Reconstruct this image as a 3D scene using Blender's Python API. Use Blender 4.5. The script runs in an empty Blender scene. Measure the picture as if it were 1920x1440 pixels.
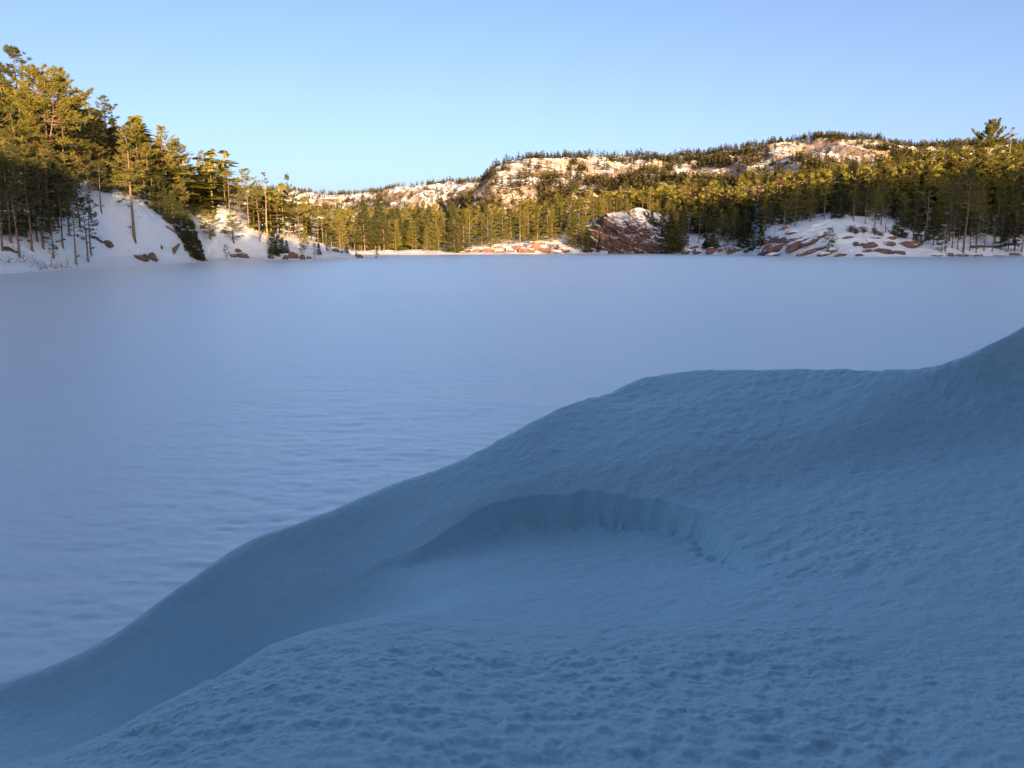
import bpy, math, random
import numpy as np
from mathutils import Vector
from mathutils.bvhtree import BVHTree

# ------------------------------------------------------------------ camera, light, exposure
F = 1478.0                      # focal length in photo pixels (1920 wide)
CAM_H = 2.4
HORIZON = 462.0
PITCH = math.atan((720 - HORIZON) / F)
SUN_ELEV = 4.0                  # degrees
SUN_AZ = -14.0                   # the light travels towards +Y, turned this many degrees (negative: to the left)
EXPOSURE = 1.8
SUN_STRENGTH = 5.0
SKY_STRENGTH = 0.15

scene = bpy.context.scene
cam_d = bpy.data.cameras.new('camera')
cam = bpy.data.objects.new('camera', cam_d)
scene.collection.objects.link(cam)
cam.location = (0, 0, CAM_H)
cam.rotation_euler = (math.pi / 2 - PITCH, 0, 0)
cam_d.sensor_fit = 'HORIZONTAL'
cam_d.sensor_width = 36.0
cam_d.lens = 36.0 * F / 1920.0
cam_d.clip_start = 0.05
cam_d.clip_end = 20000
scene.camera = cam

world = bpy.data.worlds.new('World')
scene.world = world
world.use_nodes = True
wn = world.node_tree
bg = wn.nodes['Background']
sky = wn.nodes.new('ShaderNodeTexSky')
sky.sky_type = 'NISHITA'
sky.sun_disc = False
sky.sun_elevation = math.radians(SUN_ELEV)
sky.sun_rotation = math.radians(180 + SUN_AZ)
sky.altitude = 200
sky.air_density = 0.5
sky.dust_density = 2.6
sky.ozone_density = 1.4
tint = wn.nodes.new('ShaderNodeMix'); tint.data_type = 'RGBA'; tint.blend_type = 'MULTIPLY'
tint.inputs[0].default_value = 1.0
tint.inputs[7].default_value = (0.97, 0.83, 0.82, 1)      # one even tint over the whole sky: the camera's white balance
wn.links.new(sky.outputs[0], tint.inputs[6])
wn.links.new(tint.outputs[2], bg.inputs[0])
bg.inputs[1].default_value = SKY_STRENGTH

sd = bpy.data.lights.new('sun', 'SUN')
sd.energy = SUN_STRENGTH
sd.angle = math.radians(0.55)
sd.color = (1.0, 0.62, 0.30)
sun = bpy.data.objects.new('sun', sd)
scene.collection.objects.link(sun)
az = math.radians(SUN_AZ); el = math.radians(SUN_ELEV)
LIGHT = Vector((math.sin(az) * math.cos(el), math.cos(az) * math.cos(el), -math.sin(el)))
sun.rotation_euler = LIGHT.to_track_quat('-Z', 'Y').to_euler()

vs = scene.view_settings
vs.view_transform = 'Standard'
vs.look = 'None'
vs.gamma = 1.0
vs.exposure = EXPOSURE
vs.use_curve_mapping = False

# ------------------------------------------------------------------ helpers
rng = np.random.default_rng(7)
COL = scene.collection
cp, sp = math.cos(PITCH), math.sin(PITCH)

def ray(px, py):
    xc = (px - 960) / F; yc = (720 - py) / F
    return np.array([xc, cp + yc * sp, -sp + yc * cp])

def at(px, py, Y):
    d = ray(px, py); t = Y / d[1]
    return np.array([d[0] * t, Y, CAM_H + d[2] * t])

def atz(px, py, z):
    d = ray(px, py); t = (z - CAM_H) / d[2]
    return np.array([d[0] * t, d[1] * t, z])

def lakeY(py):
    return atz(960, py, 0.0)[1]

def project(P):
    P = np.asarray(P, float)
    x = P[..., 0]; y = P[..., 1]; z = P[..., 2] - CAM_H
    d = y * cp - z * sp; u = y * sp + z * cp
    return 960 + F * x / d, 720 - F * u / d

def _h(ix, iy, iz, s):
    n = (ix * 374761393 + iy * 668265263 + iz * 2147483647 % 1000003 * 97 + iz * 1274126177 + s * 974634777) & 0xFFFFFFFF
    n = ((n ^ (n >> 13)) * 1274126177) & 0xFFFFFFFF
    n = ((n ^ (n >> 16)) * 2246822519) & 0xFFFFFFFF
    return ((n ^ (n >> 15)) & 0xFFFFFF) / float(0xFFFFFF)

def vnoise(x, y, z=None, s=0):
    x = np.asarray(x, float); y = np.asarray(y, float)
    if z is None: z = np.zeros_like(x)
    ix = np.floor(x).astype(np.int64); iy = np.floor(y).astype(np.int64); iz = np.floor(z).astype(np.int64)
    fx = x - ix; fy = y - iy; fz = z - iz
    fx = fx*fx*fx*(fx*(fx*6-15)+10); fy = fy*fy*fy*(fy*(fy*6-15)+10); fz = fz*fz*(3-2*fz)
    r = 0
    for dz in (0, 1):
        wz = fz if dz else 1 - fz
        if dz and not np.any(fz): break
        a = _h(ix, iy, iz+dz, s) * (1-fx) + _h(ix+1, iy, iz+dz, s) * fx
        b = _h(ix, iy+1, iz+dz, s) * (1-fx) + _h(ix+1, iy+1, iz+dz, s) * fx
        r = r + wz * (a * (1-fy) + b * fy)
    return r * 2 - 1

def fbm(x, y, z=None, o=4, s=0, g=0.5):
    a = 1.0; r = 0; f = 1.0; n = 0
    for k in range(o):
        r = r + a * vnoise(np.asarray(x) * f + 17.3*k, np.asarray(y) * f - 9.1*k, None if z is None else np.asarray(z) * f, s + k)
        n += a; a *= g; f *= 2.03
    return r / n

def sstep(a, b, x):
    t = np.clip((x - a) / (b - a), 0, 1); return t * t * (3 - 2 * t)

def mesh_np(name, V, Fc, mat=None, smooth=True):
    """V (n,3); Fc (m,k) one polygon size, or a list of such arrays"""
    me = bpy.data.meshes.new(name)
    arrs = Fc if isinstance(Fc, list) else [Fc]
    arrs = [np.asarray(a, np.int32) for a in arrs if len(a)]
    nl = sum(a.size for a in arrs); nf = sum(len(a) for a in arrs)
    me.vertices.add(len(V)); me.vertices.foreach_set('co', np.asarray(V, np.float32).ravel())
    me.loops.add(nl); me.loops.foreach_set('vertex_index', np.concatenate([a.ravel() for a in arrs]))
    me.polygons.add(nf)
    tot = np.concatenate([np.full(len(a), a.shape[1], np.int32) for a in arrs])
    st = np.concatenate([[0], np.cumsum(tot)[:-1]]).astype(np.int32)
    me.polygons.foreach_set('loop_start', st)
    me.polygons.foreach_set('use_smooth', np.full(nf, smooth, bool))
    me.update(calc_edges=True)
    if mat: me.materials.append(mat)
    return me

def add(name, me, parent=None, loc=None):
    o = bpy.data.objects.new(name, me); COL.objects.link(o)
    if parent is not None: o.parent = parent
    if loc is not None: o.location = loc
    return o

def tag(o, label=None, cat=None, group=None, kind=None):
    if label: o['label'] = label
    if cat: o['category'] = cat
    if group: o['group'] = group
    if kind: o['kind'] = kind
    return o

def grid_faces(nu, nv):
    i = np.arange(nu * nv).reshape(nu, nv)
    return np.stack([i[:-1, :-1], i[1:, :-1], i[1:, 1:], i[:-1, 1:]], -1).reshape(-1, 4)

# ------------------------------------------------------------------ materials
class NT:
    def __init__(self, name):
        self.m = bpy.data.materials.new(name); self.m.use_nodes = True
        self.t = self.m.node_tree; self.b = self.t.nodes['Principled BSDF']
        self.out = self.t.nodes['Material Output']
    def n(self, typ, **kw):
        nd = self.t.nodes.new(typ)
        for k, v in kw.items():
            if k.startswith('i_'): nd.inputs[k[2:].replace('_', ' ')].default_value = v
            else: setattr(nd, k, v)
        return nd
    def l(self, a, b): self.t.links.new(a, b)
    def noise(self, scale, detail=4, rough=0.55, vec=None, scl=None):
        nd = self.n('ShaderNodeTexNoise'); nd.inputs['Scale'].default_value = scale
        nd.inputs['Detail'].default_value = detail; nd.inputs['Roughness'].default_value = rough
        if vec is None:
            vec = self.obj(scl)
        self.l(vec, nd.inputs['Vector']); return nd.outputs['Fac']
    def obj(self, scl=None, rot=None):
        tc = self.n('ShaderNodeTexCoord')
        if scl is None and rot is None: return tc.outputs['Object']
        mp = self.n('ShaderNodeMapping')
        if scl: mp.inputs['Scale'].default_value = scl
        if rot: mp.inputs['Rotation'].default_value = rot
        self.l(tc.outputs['Object'], mp.inputs['Vector']); return mp.outputs['Vector']
    def ramp(self, fac, stops, interp='LINEAR'):
        r = self.n('ShaderNodeValToRGB'); r.color_ramp.interpolation = interp
        e = r.color_ramp.elements
        while len(e) < len(stops): e.new(0.5)
        for k, (p, c) in enumerate(stops):
            e[k].position = p; e[k].color = (*c, 1) if len(c) == 3 else c
        self.l(fac, r.inputs['Fac']); return r.outputs['Color']
    def math(self, op, a, b=None, c=None):
        m = self.n('ShaderNodeMath', operation=op)
        for k, v in enumerate((a, b, c)):
            if v is None: continue
            if isinstance(v, (int, float)): m.inputs[k].default_value = v
            else: self.l(v, m.inputs[k])
        return m.outputs[0]
    def mix(self, fac, a, b):
        m = self.n('ShaderNodeMix', data_type='RGBA')
        for nm, v in (('Factor', fac), ('A', a), ('B', b)):
            s = [i for i in m.inputs if i.name == nm and (i.type == ('VALUE' if nm == 'Factor' else 'RGBA'))][0]
            if isinstance(v, (int, float)): s.default_value = v
            elif isinstance(v, tuple): s.default_value = (*v, 1)
            else: self.l(v, s)
        return [o for o in m.outputs if o.type == 'RGBA'][0]
    def bump(self, h, strength, dist, nrm=None):
        b = self.n('ShaderNodeBump'); b.inputs['Strength'].default_value = strength
        b.inputs['Distance'].default_value = dist; self.l(h, b.inputs['Height'])
        if nrm is not None: self.l(nrm, b.inputs['Normal'])
        return b.outputs['Normal']
    def set(self, col=None, rough=None, spec=None, nrm=None):
        for nm, v in (('Base Color', col), ('Roughness', rough), ('Specular IOR Level', spec), ('Normal', nrm)):
            if v is None: continue
            if isinstance(v, tuple): self.b.inputs[nm].default_value = (*v, 1)
            elif isinstance(v, (int, float)): self.b.inputs[nm].default_value = v
            else: self.l(v, self.b.inputs[nm])
        return self.m

SNOW = (0.82, 0.91, 0.95)

def mat_drift():
    t = NT('drift_snow')
    n1 = t.noise(420, 3, 0.7)
    n2 = t.noise(48, 5, 0.65)
    n3 = t.noise(22, 3, 0.5, scl=(1.0, 1.6, 1.0))
    b = t.bump(n3, 0.35, 0.012)
    b = t.bump(n2, 0.8, 0.011, b)
    b = t.bump(n1, 0.8, 0.003, b)
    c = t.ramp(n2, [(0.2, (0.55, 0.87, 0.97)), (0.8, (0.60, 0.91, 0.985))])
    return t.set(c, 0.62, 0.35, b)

def mat_lake():
    t = NT('lake_snow')
    n1 = t.noise(9, 4, 0.6, scl=(0.55, 1.3, 1.0))
    n2 = t.noise(45, 3, 0.65, scl=(0.8, 1.0, 1.0))
    n3 = t.noise(0.12, 4, 0.6, scl=(0.5, 1.2, 1.0))
    n4 = t.noise(1.3, 3, 0.6, scl=(0.45, 1.3, 1.0))
    b = t.bump(n4, 0.35, 0.06)
    b = t.bump(n1, 0.45, 0.02, b)
    b = t.bump(n2, 0.4, 0.004, b)
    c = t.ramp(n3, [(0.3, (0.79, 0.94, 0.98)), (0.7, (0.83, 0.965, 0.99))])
    t.b.inputs['Coat Weight'].default_value = 0.8; t.b.inputs['Coat Roughness'].default_value = 0.34
    return t.set(c, 0.4, 0.6, b)

def mat_land(name, rock_a, rock_b, lo, hi, nscale, rockscale, wob=0.5, scrub=None):
    """snow lying on the flatter ground, bare rock where it is steep"""
    t = NT(name)
    g = t.n('ShaderNodeNewGeometry')
    sx = t.n('ShaderNodeSeparateXYZ'); t.l(g.outputs['Normal'], sx.inputs[0])
    n1 = t.noise(nscale, 6, 0.65)
    k = t.math('ADD', sx.outputs['Z'], t.math('MULTIPLY', t.math('SUBTRACT', n1, 0.5), wob))
    m = t.n('ShaderNodeMapRange', interpolation_type='SMOOTHSTEP')
    m.inputs['From Min'].default_value = lo; m.inputs['From Max'].default_value = hi
    t.l(k, m.inputs['Value'])
    n2 = t.noise(rockscale, 6, 0.7)
    rock = t.ramp(n2, [(0.28, rock_a), (0.72, rock_b)])
    if scrub:
        n3 = t.noise(scrub[1], 5, 0.6)
        f = t.ramp(n3, [(scrub[2], (0, 0, 0)), (scrub[2] + 0.1, (1, 1, 1))])
        rock = t.mix(f, rock, scrub[0])
    c = t.mix(m.outputs[0], rock, SNOW)
    b = t.bump(n2, 0.6, 0.6 / rockscale)
    return t.set(c, 0.75, 0.2, b)

def mat_rock(name, a, b, sc=2.2, snow_lo=0.62, snow_hi=0.74):
    t = NT(name)
    g = t.n('ShaderNodeNewGeometry')
    sx = t.n('ShaderNodeSeparateXYZ'); t.l(g.outputs['Normal'], sx.inputs[0])
    n1 = t.noise(sc * 0.6, 5, 0.65)
    n2 = t.noise(sc, 7, 0.7)
    n3 = t.noise(sc * 3, 4, 0.6, scl=(1, 1, 0.35))
    rock = t.ramp(n2, [(0.25, tuple(x * 0.45 for x in a)), (0.45, a), (0.75, b)])
    rock = t.mix(t.ramp(n3, [(0.55, (0, 0, 0)), (0.72, (0.8, 0.8, 0.8))]), rock, tuple(x * 0.35 for x in a))
    k = t.math('ADD', sx.outputs['Z'], t.math('MULTIPLY', t.math('SUBTRACT', n1, 0.5), 0.55))
    m = t.n('ShaderNodeMapRange', interpolation_type='SMOOTHSTEP')
    m.inputs['From Min'].default_value = snow_lo; m.inputs['From Max'].default_value = snow_hi
    t.l(k, m.inputs['Value'])
    c = t.mix(m.outputs[0], rock, SNOW)
    bp = t.bump(n2, 0.8, 0.25 / sc)
    return t.set(c, 0.8, 0.2, bp)

def mat_needles(name, a, b, trans=0.25):
    t = NT(name)
    oi = t.n('ShaderNodeObjectInfo')
    n = t.noise(0.9, 3, 0.6)
    f = t.math('ADD', t.math('MULTIPLY', oi.outputs['Random'], 0.5), t.math('MULTIPLY', n, 0.6))
    c = t.ramp(f, [(0.2, a), (0.85, b)])
    t.set(c, 0.6, 0.25)
    tr = t.n('ShaderNodeBsdfTranslucent'); t.l(c, tr.inputs['Color'])
    mx = t.n('ShaderNodeMixShader'); mx.inputs[0].default_value = trans
    t.l(t.b.outputs[0], mx.inputs[1]); t.l(tr.outputs[0], mx.inputs[2])
    t.l(mx.outputs[0], t.out.inputs['Surface'])
    return t.m

def mat_bark(name, a, b):
    t = NT(name)
    n = t.noise(6, 5, 0.65, scl=(1, 1, 0.25))
    c = t.ramp(n, [(0.3, a), (0.7, b)])
    return t.set(c, 0.85, 0.15, t.bump(n, 0.6, 0.03))

M = dict(
    drift=mat_drift(), lake=mat_lake(),
    land=mat_land('shore_snow', (0.09, 0.06, 0.045), (0.22, 0.14, 0.10), 0.02, 0.14, 0.35, 0.9, 0.35),
    land_r=mat_land('rocky_shore', (0.12, 0.07, 0.05), (0.26, 0.15, 0.11), 0.42, 0.54, 0.3, 0.8, 0.7),
    mountain=mat_land('mountain_rock', (0.24, 0.185, 0.145), (0.62, 0.535, 0.455), 0.88, 1.0, 0.05, 0.07, 0.8, ((0.12, 0.09, 0.055), 0.03, 0.5)),
    ridge=mat_land('ridge_rock', (0.28, 0.22, 0.175), (0.64, 0.56, 0.48), 0.85, 0.97, 0.035, 0.045, 0.8, ((0.14, 0.105, 0.07), 0.02, 0.5)),
    granite=mat_rock('pink_granite', (0.13, 0.075, 0.062), (0.26, 0.16, 0.13), 1.1, 0.70, 0.80),
    grey_rock=mat_rock('brown_rock', (0.10, 0.08, 0.06), (0.24, 0.17, 0.12), 1.6, 0.8, 0.92),
    cliff=mat_rock('cliff_granite', (0.095, 0.058, 0.05), (0.21, 0.12, 0.10), 0.45, 0.84, 0.90),
    pine=mat_needles('pine_needles', (0.045, 0.065, 0.018), (0.215, 0.20, 0.036)),
    spruce=mat_needles('spruce_needles', (0.030, 0.044, 0.016), (0.075, 0.085, 0.026), 0.2),
    far=mat_needles('far_needles', (0.075, 0.074, 0.028), (0.155, 0.132, 0.048), 0.2),
    twig=mat_bark('bare_twigs', (0.075, 0.045, 0.032), (0.16, 0.10, 0.07)),
    bark=mat_bark('pine_bark', (0.10, 0.07, 0.05), (0.25, 0.18, 0.13)),
    snag=mat_bark('weathered_wood', (0.16, 0.125, 0.095), (0.32, 0.26, 0.20)),
    log=mat_bark('log_bark', (0.07, 0.045, 0.03), (0.17, 0.10, 0.065)),
    dark_hill=mat_bark('forest_floor', (0.020, 0.022, 0.016), (0.045, 0.042, 0.03)),
)

# ------------------------------------------------------------------ lofted terrain
def hermite(xk, Pk, x):
    """smooth interpolation of Pk (n,...) given at xk, monotone-limited"""
    xk = np.asarray(xk, float); Pk = np.asarray(Pk, float)
    sh = (-1,) + (1,) * (Pk.ndim - 1)
    h = np.diff(xk).reshape(sh); d = np.diff(Pk, axis=0) / h
    m = np.zeros_like(Pk)
    m[0] = d[0]; m[-1] = d[-1]
    a, b = d[:-1], d[1:]
    m[1:-1] = np.where(a * b > 0, 2 * a * b / (a + b + 1e-12 * np.sign(a + b + 1e-20)), 0)
    i = np.clip(np.searchsorted(xk, x, side='right') - 1, 0, len(xk) - 2)
    hh = (xk[i+1] - xk[i]); t = ((x - xk[i]) / hh).reshape(sh); hh = hh.reshape(sh)
    return ((1+2*t)*(1-t)**2*Pk[i] + t*(1-t)**2*hh*m[i] + t*t*(3-2*t)*Pk[i+1] + t*t*(t-1)*hh*m[i+1])

def loft(cols, nu, nv, noise):
    """cols: {px: [(py, Y) or ('z', z, Y) ...]} -> surface grid (nu, nv, 3)"""
    pxs = sorted(cols)
    P = np.array([[(at(px, k[0], k[1]) if k[0] != 'z' else np.array([at(px, HORIZON, k[2])[0], k[2], k[1]])) for k in cols[px]] for px in pxs])
    u = np.linspace(pxs[0], pxs[-1], nu); v = np.linspace(0, P.shape[1] - 1, nv)
    A = hermite(pxs, P, u)
    B = np.swapaxes(hermite(np.arange(P.shape[1]), np.swapaxes(A, 0, 1), v), 0, 1)
    B = B.copy()
    B[..., 2] += noise(B[..., 0], B[..., 1], B[..., 2], v[None, :] * np.ones((nu, 1)))
    return u, v, B

BVHS = []
def land(name, cols, nu, nv, noise, mat, solid=True):
    u, v, B = loft(cols, nu, nv, noise)
    me = mesh_np(name, B.reshape(-1, 3), grid_faces(nu, nv), mat)
    o = tag(add(name, me), kind='structure')
    if solid:
        BVHS.append(BVHTree.FromPolygons(B.reshape(-1, 3).tolist(), grid_faces(nu, nv).tolist()))
    return u, v, B

def ground(x, y):
    z = -0.05
    for b in BVHS:
        h = b.ray_cast(Vector((x, y, 900)), Vector((0, 0, -1)))
        if h[0] is not None: z = max(z, h[0].z)
    return z

def hit(px, py):
    d = Vector(ray(px, py)).normalized(); o = Vector((0, 0, CAM_H)); best = None
    for b in BVHS:
        h = b.ray_cast(o, d)
        if h[0] is not None and (best is None or h[3] < best[1]): best = (h[0], h[3])
    if best is None:
        p = atz(px, py, 0.0) if py > HORIZON + 3 else at(px, py, 300)
        return Vector(p)
    return best[0]

def shore(py): return ('z', -0.6, lakeY(py) - 4), ('z', 0.02, lakeY(py))

def col(sh, *rest):
    out = [*shore(sh)]; Y = lakeY(sh); gap = 4.5
    for k in rest:
        y = max(k[-1], Y + gap); Y = y
        out.append(('z', k[1], y) if k[0] == 'z' else (k[0], y)); gap = 3.0
    return out

left_cols = {
    -700: col(528, (495, 58), (430, 66), (340, 90), (270, 120), (230, 160)),
    -250: col(520, (495, 66), (420, 76), (335, 95), (272, 122), (240, 160)),
    0: col(513, (492, 74), (400, 88), (335, 103), (285, 126), (262, 160)),
    100: col(507, (488, 81), (388, 94), (335, 108), (298, 130), (280, 160)),
    200: col(500, (484, 96), (374, 109), (345, 121), (318, 138), (305, 165)),
    260: col(497, (480, 104), (390, 115), (362, 126), (335, 141), (322, 165)),
    300: col(495, (482, 111), (417, 119), (392, 129), (365, 142), (340, 165)),
    350: col(492.5, (484, 118.5), (455, 122), (432, 130), (402, 142), (362, 166)),
    385: col(491, (489, 125), (486, 127), (466, 134), (420, 146), (372, 168)),
    410: col(490, (484, 129), (462, 134), (425, 142), (382, 154), (372, 175)),
    440: col(489, (481, 131), (460, 136), (430, 143), (402, 155), (388, 178)),
    500: col(488, (480, 138), (466, 143), (452, 149), (438, 158), (425, 185)),
    560: col(487, (480, 143), (470, 148), (460, 155), (448, 166), (438, 190)),
    640: col(486.3, (481, 147), (476, 152), (471, 158), (467, 170), ('z', -1.0, 195)),
    690: col(485.7, (482.5, 149), (480.5, 152), ('z', -0.2, 158), ('z', -1.0, 170), ('z', -1.5, 195)),
    730: col(485.2, ('z', 0.03, 152), ('z', -0.3, 155), ('z', -1.0, 160), ('z', -1.0, 170), ('z', -1.5, 195)),
}
LU, LV, LB = land('shore_left', left_cols, 420, 150,
    lambda x, y, z, v: sstep(1.0, 2.2, v) * (0.55 * fbm(x/7, y/7, o=4, s=3) + 0.12 * fbm(x/1.6, y/1.6, o=3, s=5)), M['land'])

far_cols = {
    560: col(477.6, (473, 243), (468, 260), (460, 290), (448, 330), (430, 400)),
    720: col(477.6, (472, 243), (468, 260), (461, 290), (448, 330), (425, 400)),
    850: col(477.2, (473, 250), (468, 265), (461, 290), (447, 330), (425, 400)),
    930: col(476.8, (468, 258), (460, 268), (452, 290), (438, 330), (415, 400)),
    1000: col(476.4, (465, 262), (457, 270), (447, 290), (432, 330), (405, 400)),
    1060: col(476.0, (464, 268), (450, 276), (437, 292), (424, 330), (400, 400)),
    1140: col(476.0, (455, 275), (440, 283), (424, 297), (415, 330), (395, 400)),
}
FU, FV, FB = land('shore_far', far_cols, 260, 100,
    lambda x, y, z, v: sstep(1.0, 2.0, v) * (0.8 * fbm(x/9, y/9, o=4, s=13) + 0.25 * fbm(x/2.5, y/2.5, o=3, s=15)), M['land_r'])

right_cols = {
    1080: col(475.6, (462, 274), (440, 282), (425, 295), (420, 325), (408, 385)),
    1150: col(475.6, (446, 276), (414, 283), (402, 296), (408, 325), (400, 385)),
    1200: col(475.6, (450, 272), (416, 283), (394, 298), (402, 325), (392, 385)),
    1250: col(475.8, (458, 268), (436, 281), (412, 300), (398, 328), (384, 385)),
    1300: col(477.0, (468, 247), (452, 258), (430, 280), (404, 318), (382, 380)),
    1400: col(478.4, (470, 226), (460, 236), (434, 262), (402, 305), (378, 372)),
    1440: col(479.6, (464, 207), (444, 214), (428, 234), (396, 285), (370, 360)),
    1500: col(481.0, (470, 190), (430, 204), (414, 226), (388, 275), (362, 345)),
    1580: col(482.0, (468, 181), (418, 200), (406, 220), (378, 265), (350, 335)),
    1650: col(482.2, (470, 180), (436, 197), (414, 219), (372, 258), (340, 330)),
    1740: col(481.4, (474, 189), (458, 202), (424, 224), (362, 258), (326, 322)),
    1920: col(480.0, (472, 208), (455, 221), (420, 238), (350, 266), (312, 318)),
    2300: col(480.0, (472, 208), (450, 221), (405, 238), (335, 266), (290, 318)),
    2700: col(482.0, (472, 190), (450, 205), (400, 222), (330, 250), (280, 300)),
}
RU, RV, RB = land('shore_right', right_cols, 460, 150,
    lambda x, y, z, v: sstep(1.0, 2.2, v) * (0.9 * fbm(x/8, y/8, o=4, s=23) + 0.35 * (1 - 2*np.abs(fbm(x/5, y/2.2, o=3, s=25)))), M['land_r'])

def mcol(top, *rows): return [('z', -2, rows[0][1] - 30), *rows, top, ('z', at(0, top[0], top[1])[2] * 0.8, top[1] + 160)]
mount_cols = {
    835: mcol((458, 640), (470, 560), (468, 580), (464, 600), (460, 620)),
    850: mcol((432, 660), (468, 560), (460, 575), (450, 595), (440, 620)),
    868: mcol((395, 690), (466, 560), (446, 572), (425, 590), (405, 620)),
    890: mcol((362, 720), (464, 560), (430, 570), (402, 585), (378, 625)),
    912: mcol((336, 760), (462, 560), (420, 570), (385, 585), (356, 625)),
    935: mcol((318, 800), (460, 560), (410, 575), (372, 595), (338, 640)),
    970: mcol((309, 840), (455, 560), (404, 580), (362, 605), (328, 660)),
    1020: mcol((300, 880), (450, 555), (402, 580), (360, 612), (326, 690)),
    1100: mcol((297, 900), (440, 540), (398, 580), (356, 630), (322, 730)),
    1200: mcol((300, 900), (430, 530), (388, 580), (350, 640), (322, 750)),
    1300: mcol((298, 900), (420, 520), (380, 575), (345, 640), (318, 760)),
    1380: mcol((286, 900), (415, 510), (372, 570), (336, 640), (306, 760)),
    1440: mcol((273, 900), (410, 500), (366, 560), (330, 640), (298, 760)),
    1500: mcol((268, 890), (405, 495), (360, 555), (318, 630), (285, 780)),
    1560: mcol((266, 870), (400, 490), (350, 555), (312, 640), (280, 720)),
    1640: mcol((270, 860), (395, 480), (345, 545), (312, 640), (284, 720)),
    1720: mcol((277, 860), (390, 470), (345, 540), (315, 640), (292, 740)),
    2000: mcol((275, 860), (380, 460), (345, 530), (315, 640), (292, 740)),
    2600: mcol((290, 860), (380, 460), (350, 530), (325, 640), (305, 740)),
}
def mnoise(x, y, z, v):
    w = sstep(0.6, 1.6, v) * (1 - 0.7 * sstep(4.6, 5.0, v))
    dome = 1 - np.abs(fbm(x/55, y/75, o=3, s=31)) * 2
    return w * (7.0 * (dome - 0.55) + 3.6 * fbm(x/16, y/22, o=5, s=35, g=.6))
MU, MV, MB = land('mountain', mount_cols, 620, 220, mnoise, M['mountain'])

ridge_cols = {
    200: mcol((346, 1450), (455, 900), (425, 1020), (398, 1120), (370, 1280)),
    500: mcol((356, 1450), (455, 900), (425, 1020), (400, 1120), (378, 1280)),
    570: mcol((358, 1450), (455, 900), (425, 1020), (402, 1120), (382, 1280)),
    640: mcol((366, 1450), (455, 900), (425, 1020), (402, 1120), (384, 1280)),
    690: mcol((364, 1420), (455, 900), (422, 1020), (402, 1100), (380, 1250)),
    740: mcol((356, 1380), (455, 880), (418, 1000), (396, 1040), (368, 1140)),
    800: mcol((351, 1360), (455, 880), (416, 1000), (392, 1030), (362, 1110)),
    850: mcol((347, 1340), (455, 880), (414, 990), (388, 1020), (358, 1080)),
    900: mcol((344, 1320), (455, 880), (414, 990), (388, 1020), (356, 1070)),
    1000: mcol((348, 1320), (455, 880), (414, 990), (388, 1020), (356, 1080)),
    1200: mcol((360, 1320), (455, 880), (414, 990), (388, 1020), (366, 1080)),
}
def rnoise(x, y, z, v):
    w = sstep(0.6, 1.6, v) * (1 - 0.75 * sstep(4.5, 5.0, v))
    dome = 1 - np.abs(fbm(x/80, y/110, o=3, s=41)) * 2
    return w * (9.0 * (dome - 0.55) + 6.0 * fbm(x/20, y/34, o=5, s=45, g=.6))
GU, GV, GB = land('ridge', ridge_cols, 420, 160, rnoise, M['ridge'])

# the wooded hill behind the camera, whose shadow lies over the lake
def build_back_hill():
    te = math.tan(math.radians(SUN_ELEV))
    global HX, HZ
    HX = [-600, -250, -120, -60, -33, -20, -3, 7, 36, 67, 80, 90, 104, 118, 140, 217, 320, 600]
    HZ = [30, 30, 26, 21, 18.6, 16.7, 14.5, 13.4, 14.9, 17.5, 20, 26.5, 33, 34, 37, 41, 42, 42]
    CR = -62.0
    qs_ = np.concatenate([np.linspace(-400, -150, 30), np.linspace(-147, 250, 160), np.linspace(255, 420, 20)])
    as_ = np.concatenate([np.linspace(-0.8, -20, 30), np.linspace(-22, -62, 28), np.linspace(-65, -200, 20)])
    Q, A = np.meshgrid(qs_, as_, indexing='ij')
    top = np.interp(Q, HX, HZ) + te * 62 - 7.5
    t = np.where(A > CR, sstep(-3, CR, A), 1 - 0.6 * sstep(CR, -200, A))
    near = 0.92
    Z = near + (top - near) * t + fbm(Q/9, A/9, o=4, s=51) * 1.4 * sstep(-6, -20, A)
    Z = np.where(np.abs(Q) > 40, Z - 1.3 * (1 - sstep(-3, -12, A)), Z)
    X = Q * math.cos(az) + A * math.sin(az); Y = -Q * math.sin(az) + A * math.cos(az)
    me = mesh_np('hill_behind', np.stack([X, Y, Z], -1).reshape(-1, 3), grid_faces(len(qs_), len(as_)), M['dark_hill'])
    tag(add('hill_behind', me), kind='structure')
    return qs_, as_, Z
BX, BY, BZ = build_back_hill()

# ------------------------------------------------------------------ frozen lake
def build_lake():
    na, nr = 420, 480
    a = np.radians(np.concatenate([np.linspace(-75, -41, 20), np.linspace(-40, 40, na - 40), np.linspace(41, 75, 20)]))
    r = np.exp(np.linspace(math.log(3.0), math.log(60), nr - 6)); r = np.concatenate([r, [90, 150, 250, 400, 700, 1200]])
    A, R = np.meshgrid(a, r, indexing='ij')
    X = R * np.sin(A); Y = R * np.cos(A)
    w = 1 - sstep(25, 55, R)
    Z = w * (0.010 * fbm(X/0.19, Y/0.075, o=3, s=67, g=.65) + 0.009 * fbm(X/0.6, Y/0.2, o=3, s=61) + 0.010 * fbm(X/2.6, Y/1.5, o=2, s=64))
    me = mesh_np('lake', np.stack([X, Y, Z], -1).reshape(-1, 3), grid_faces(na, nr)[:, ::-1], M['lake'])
    tag(add('lake', me), kind='structure')
build_lake()

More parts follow.
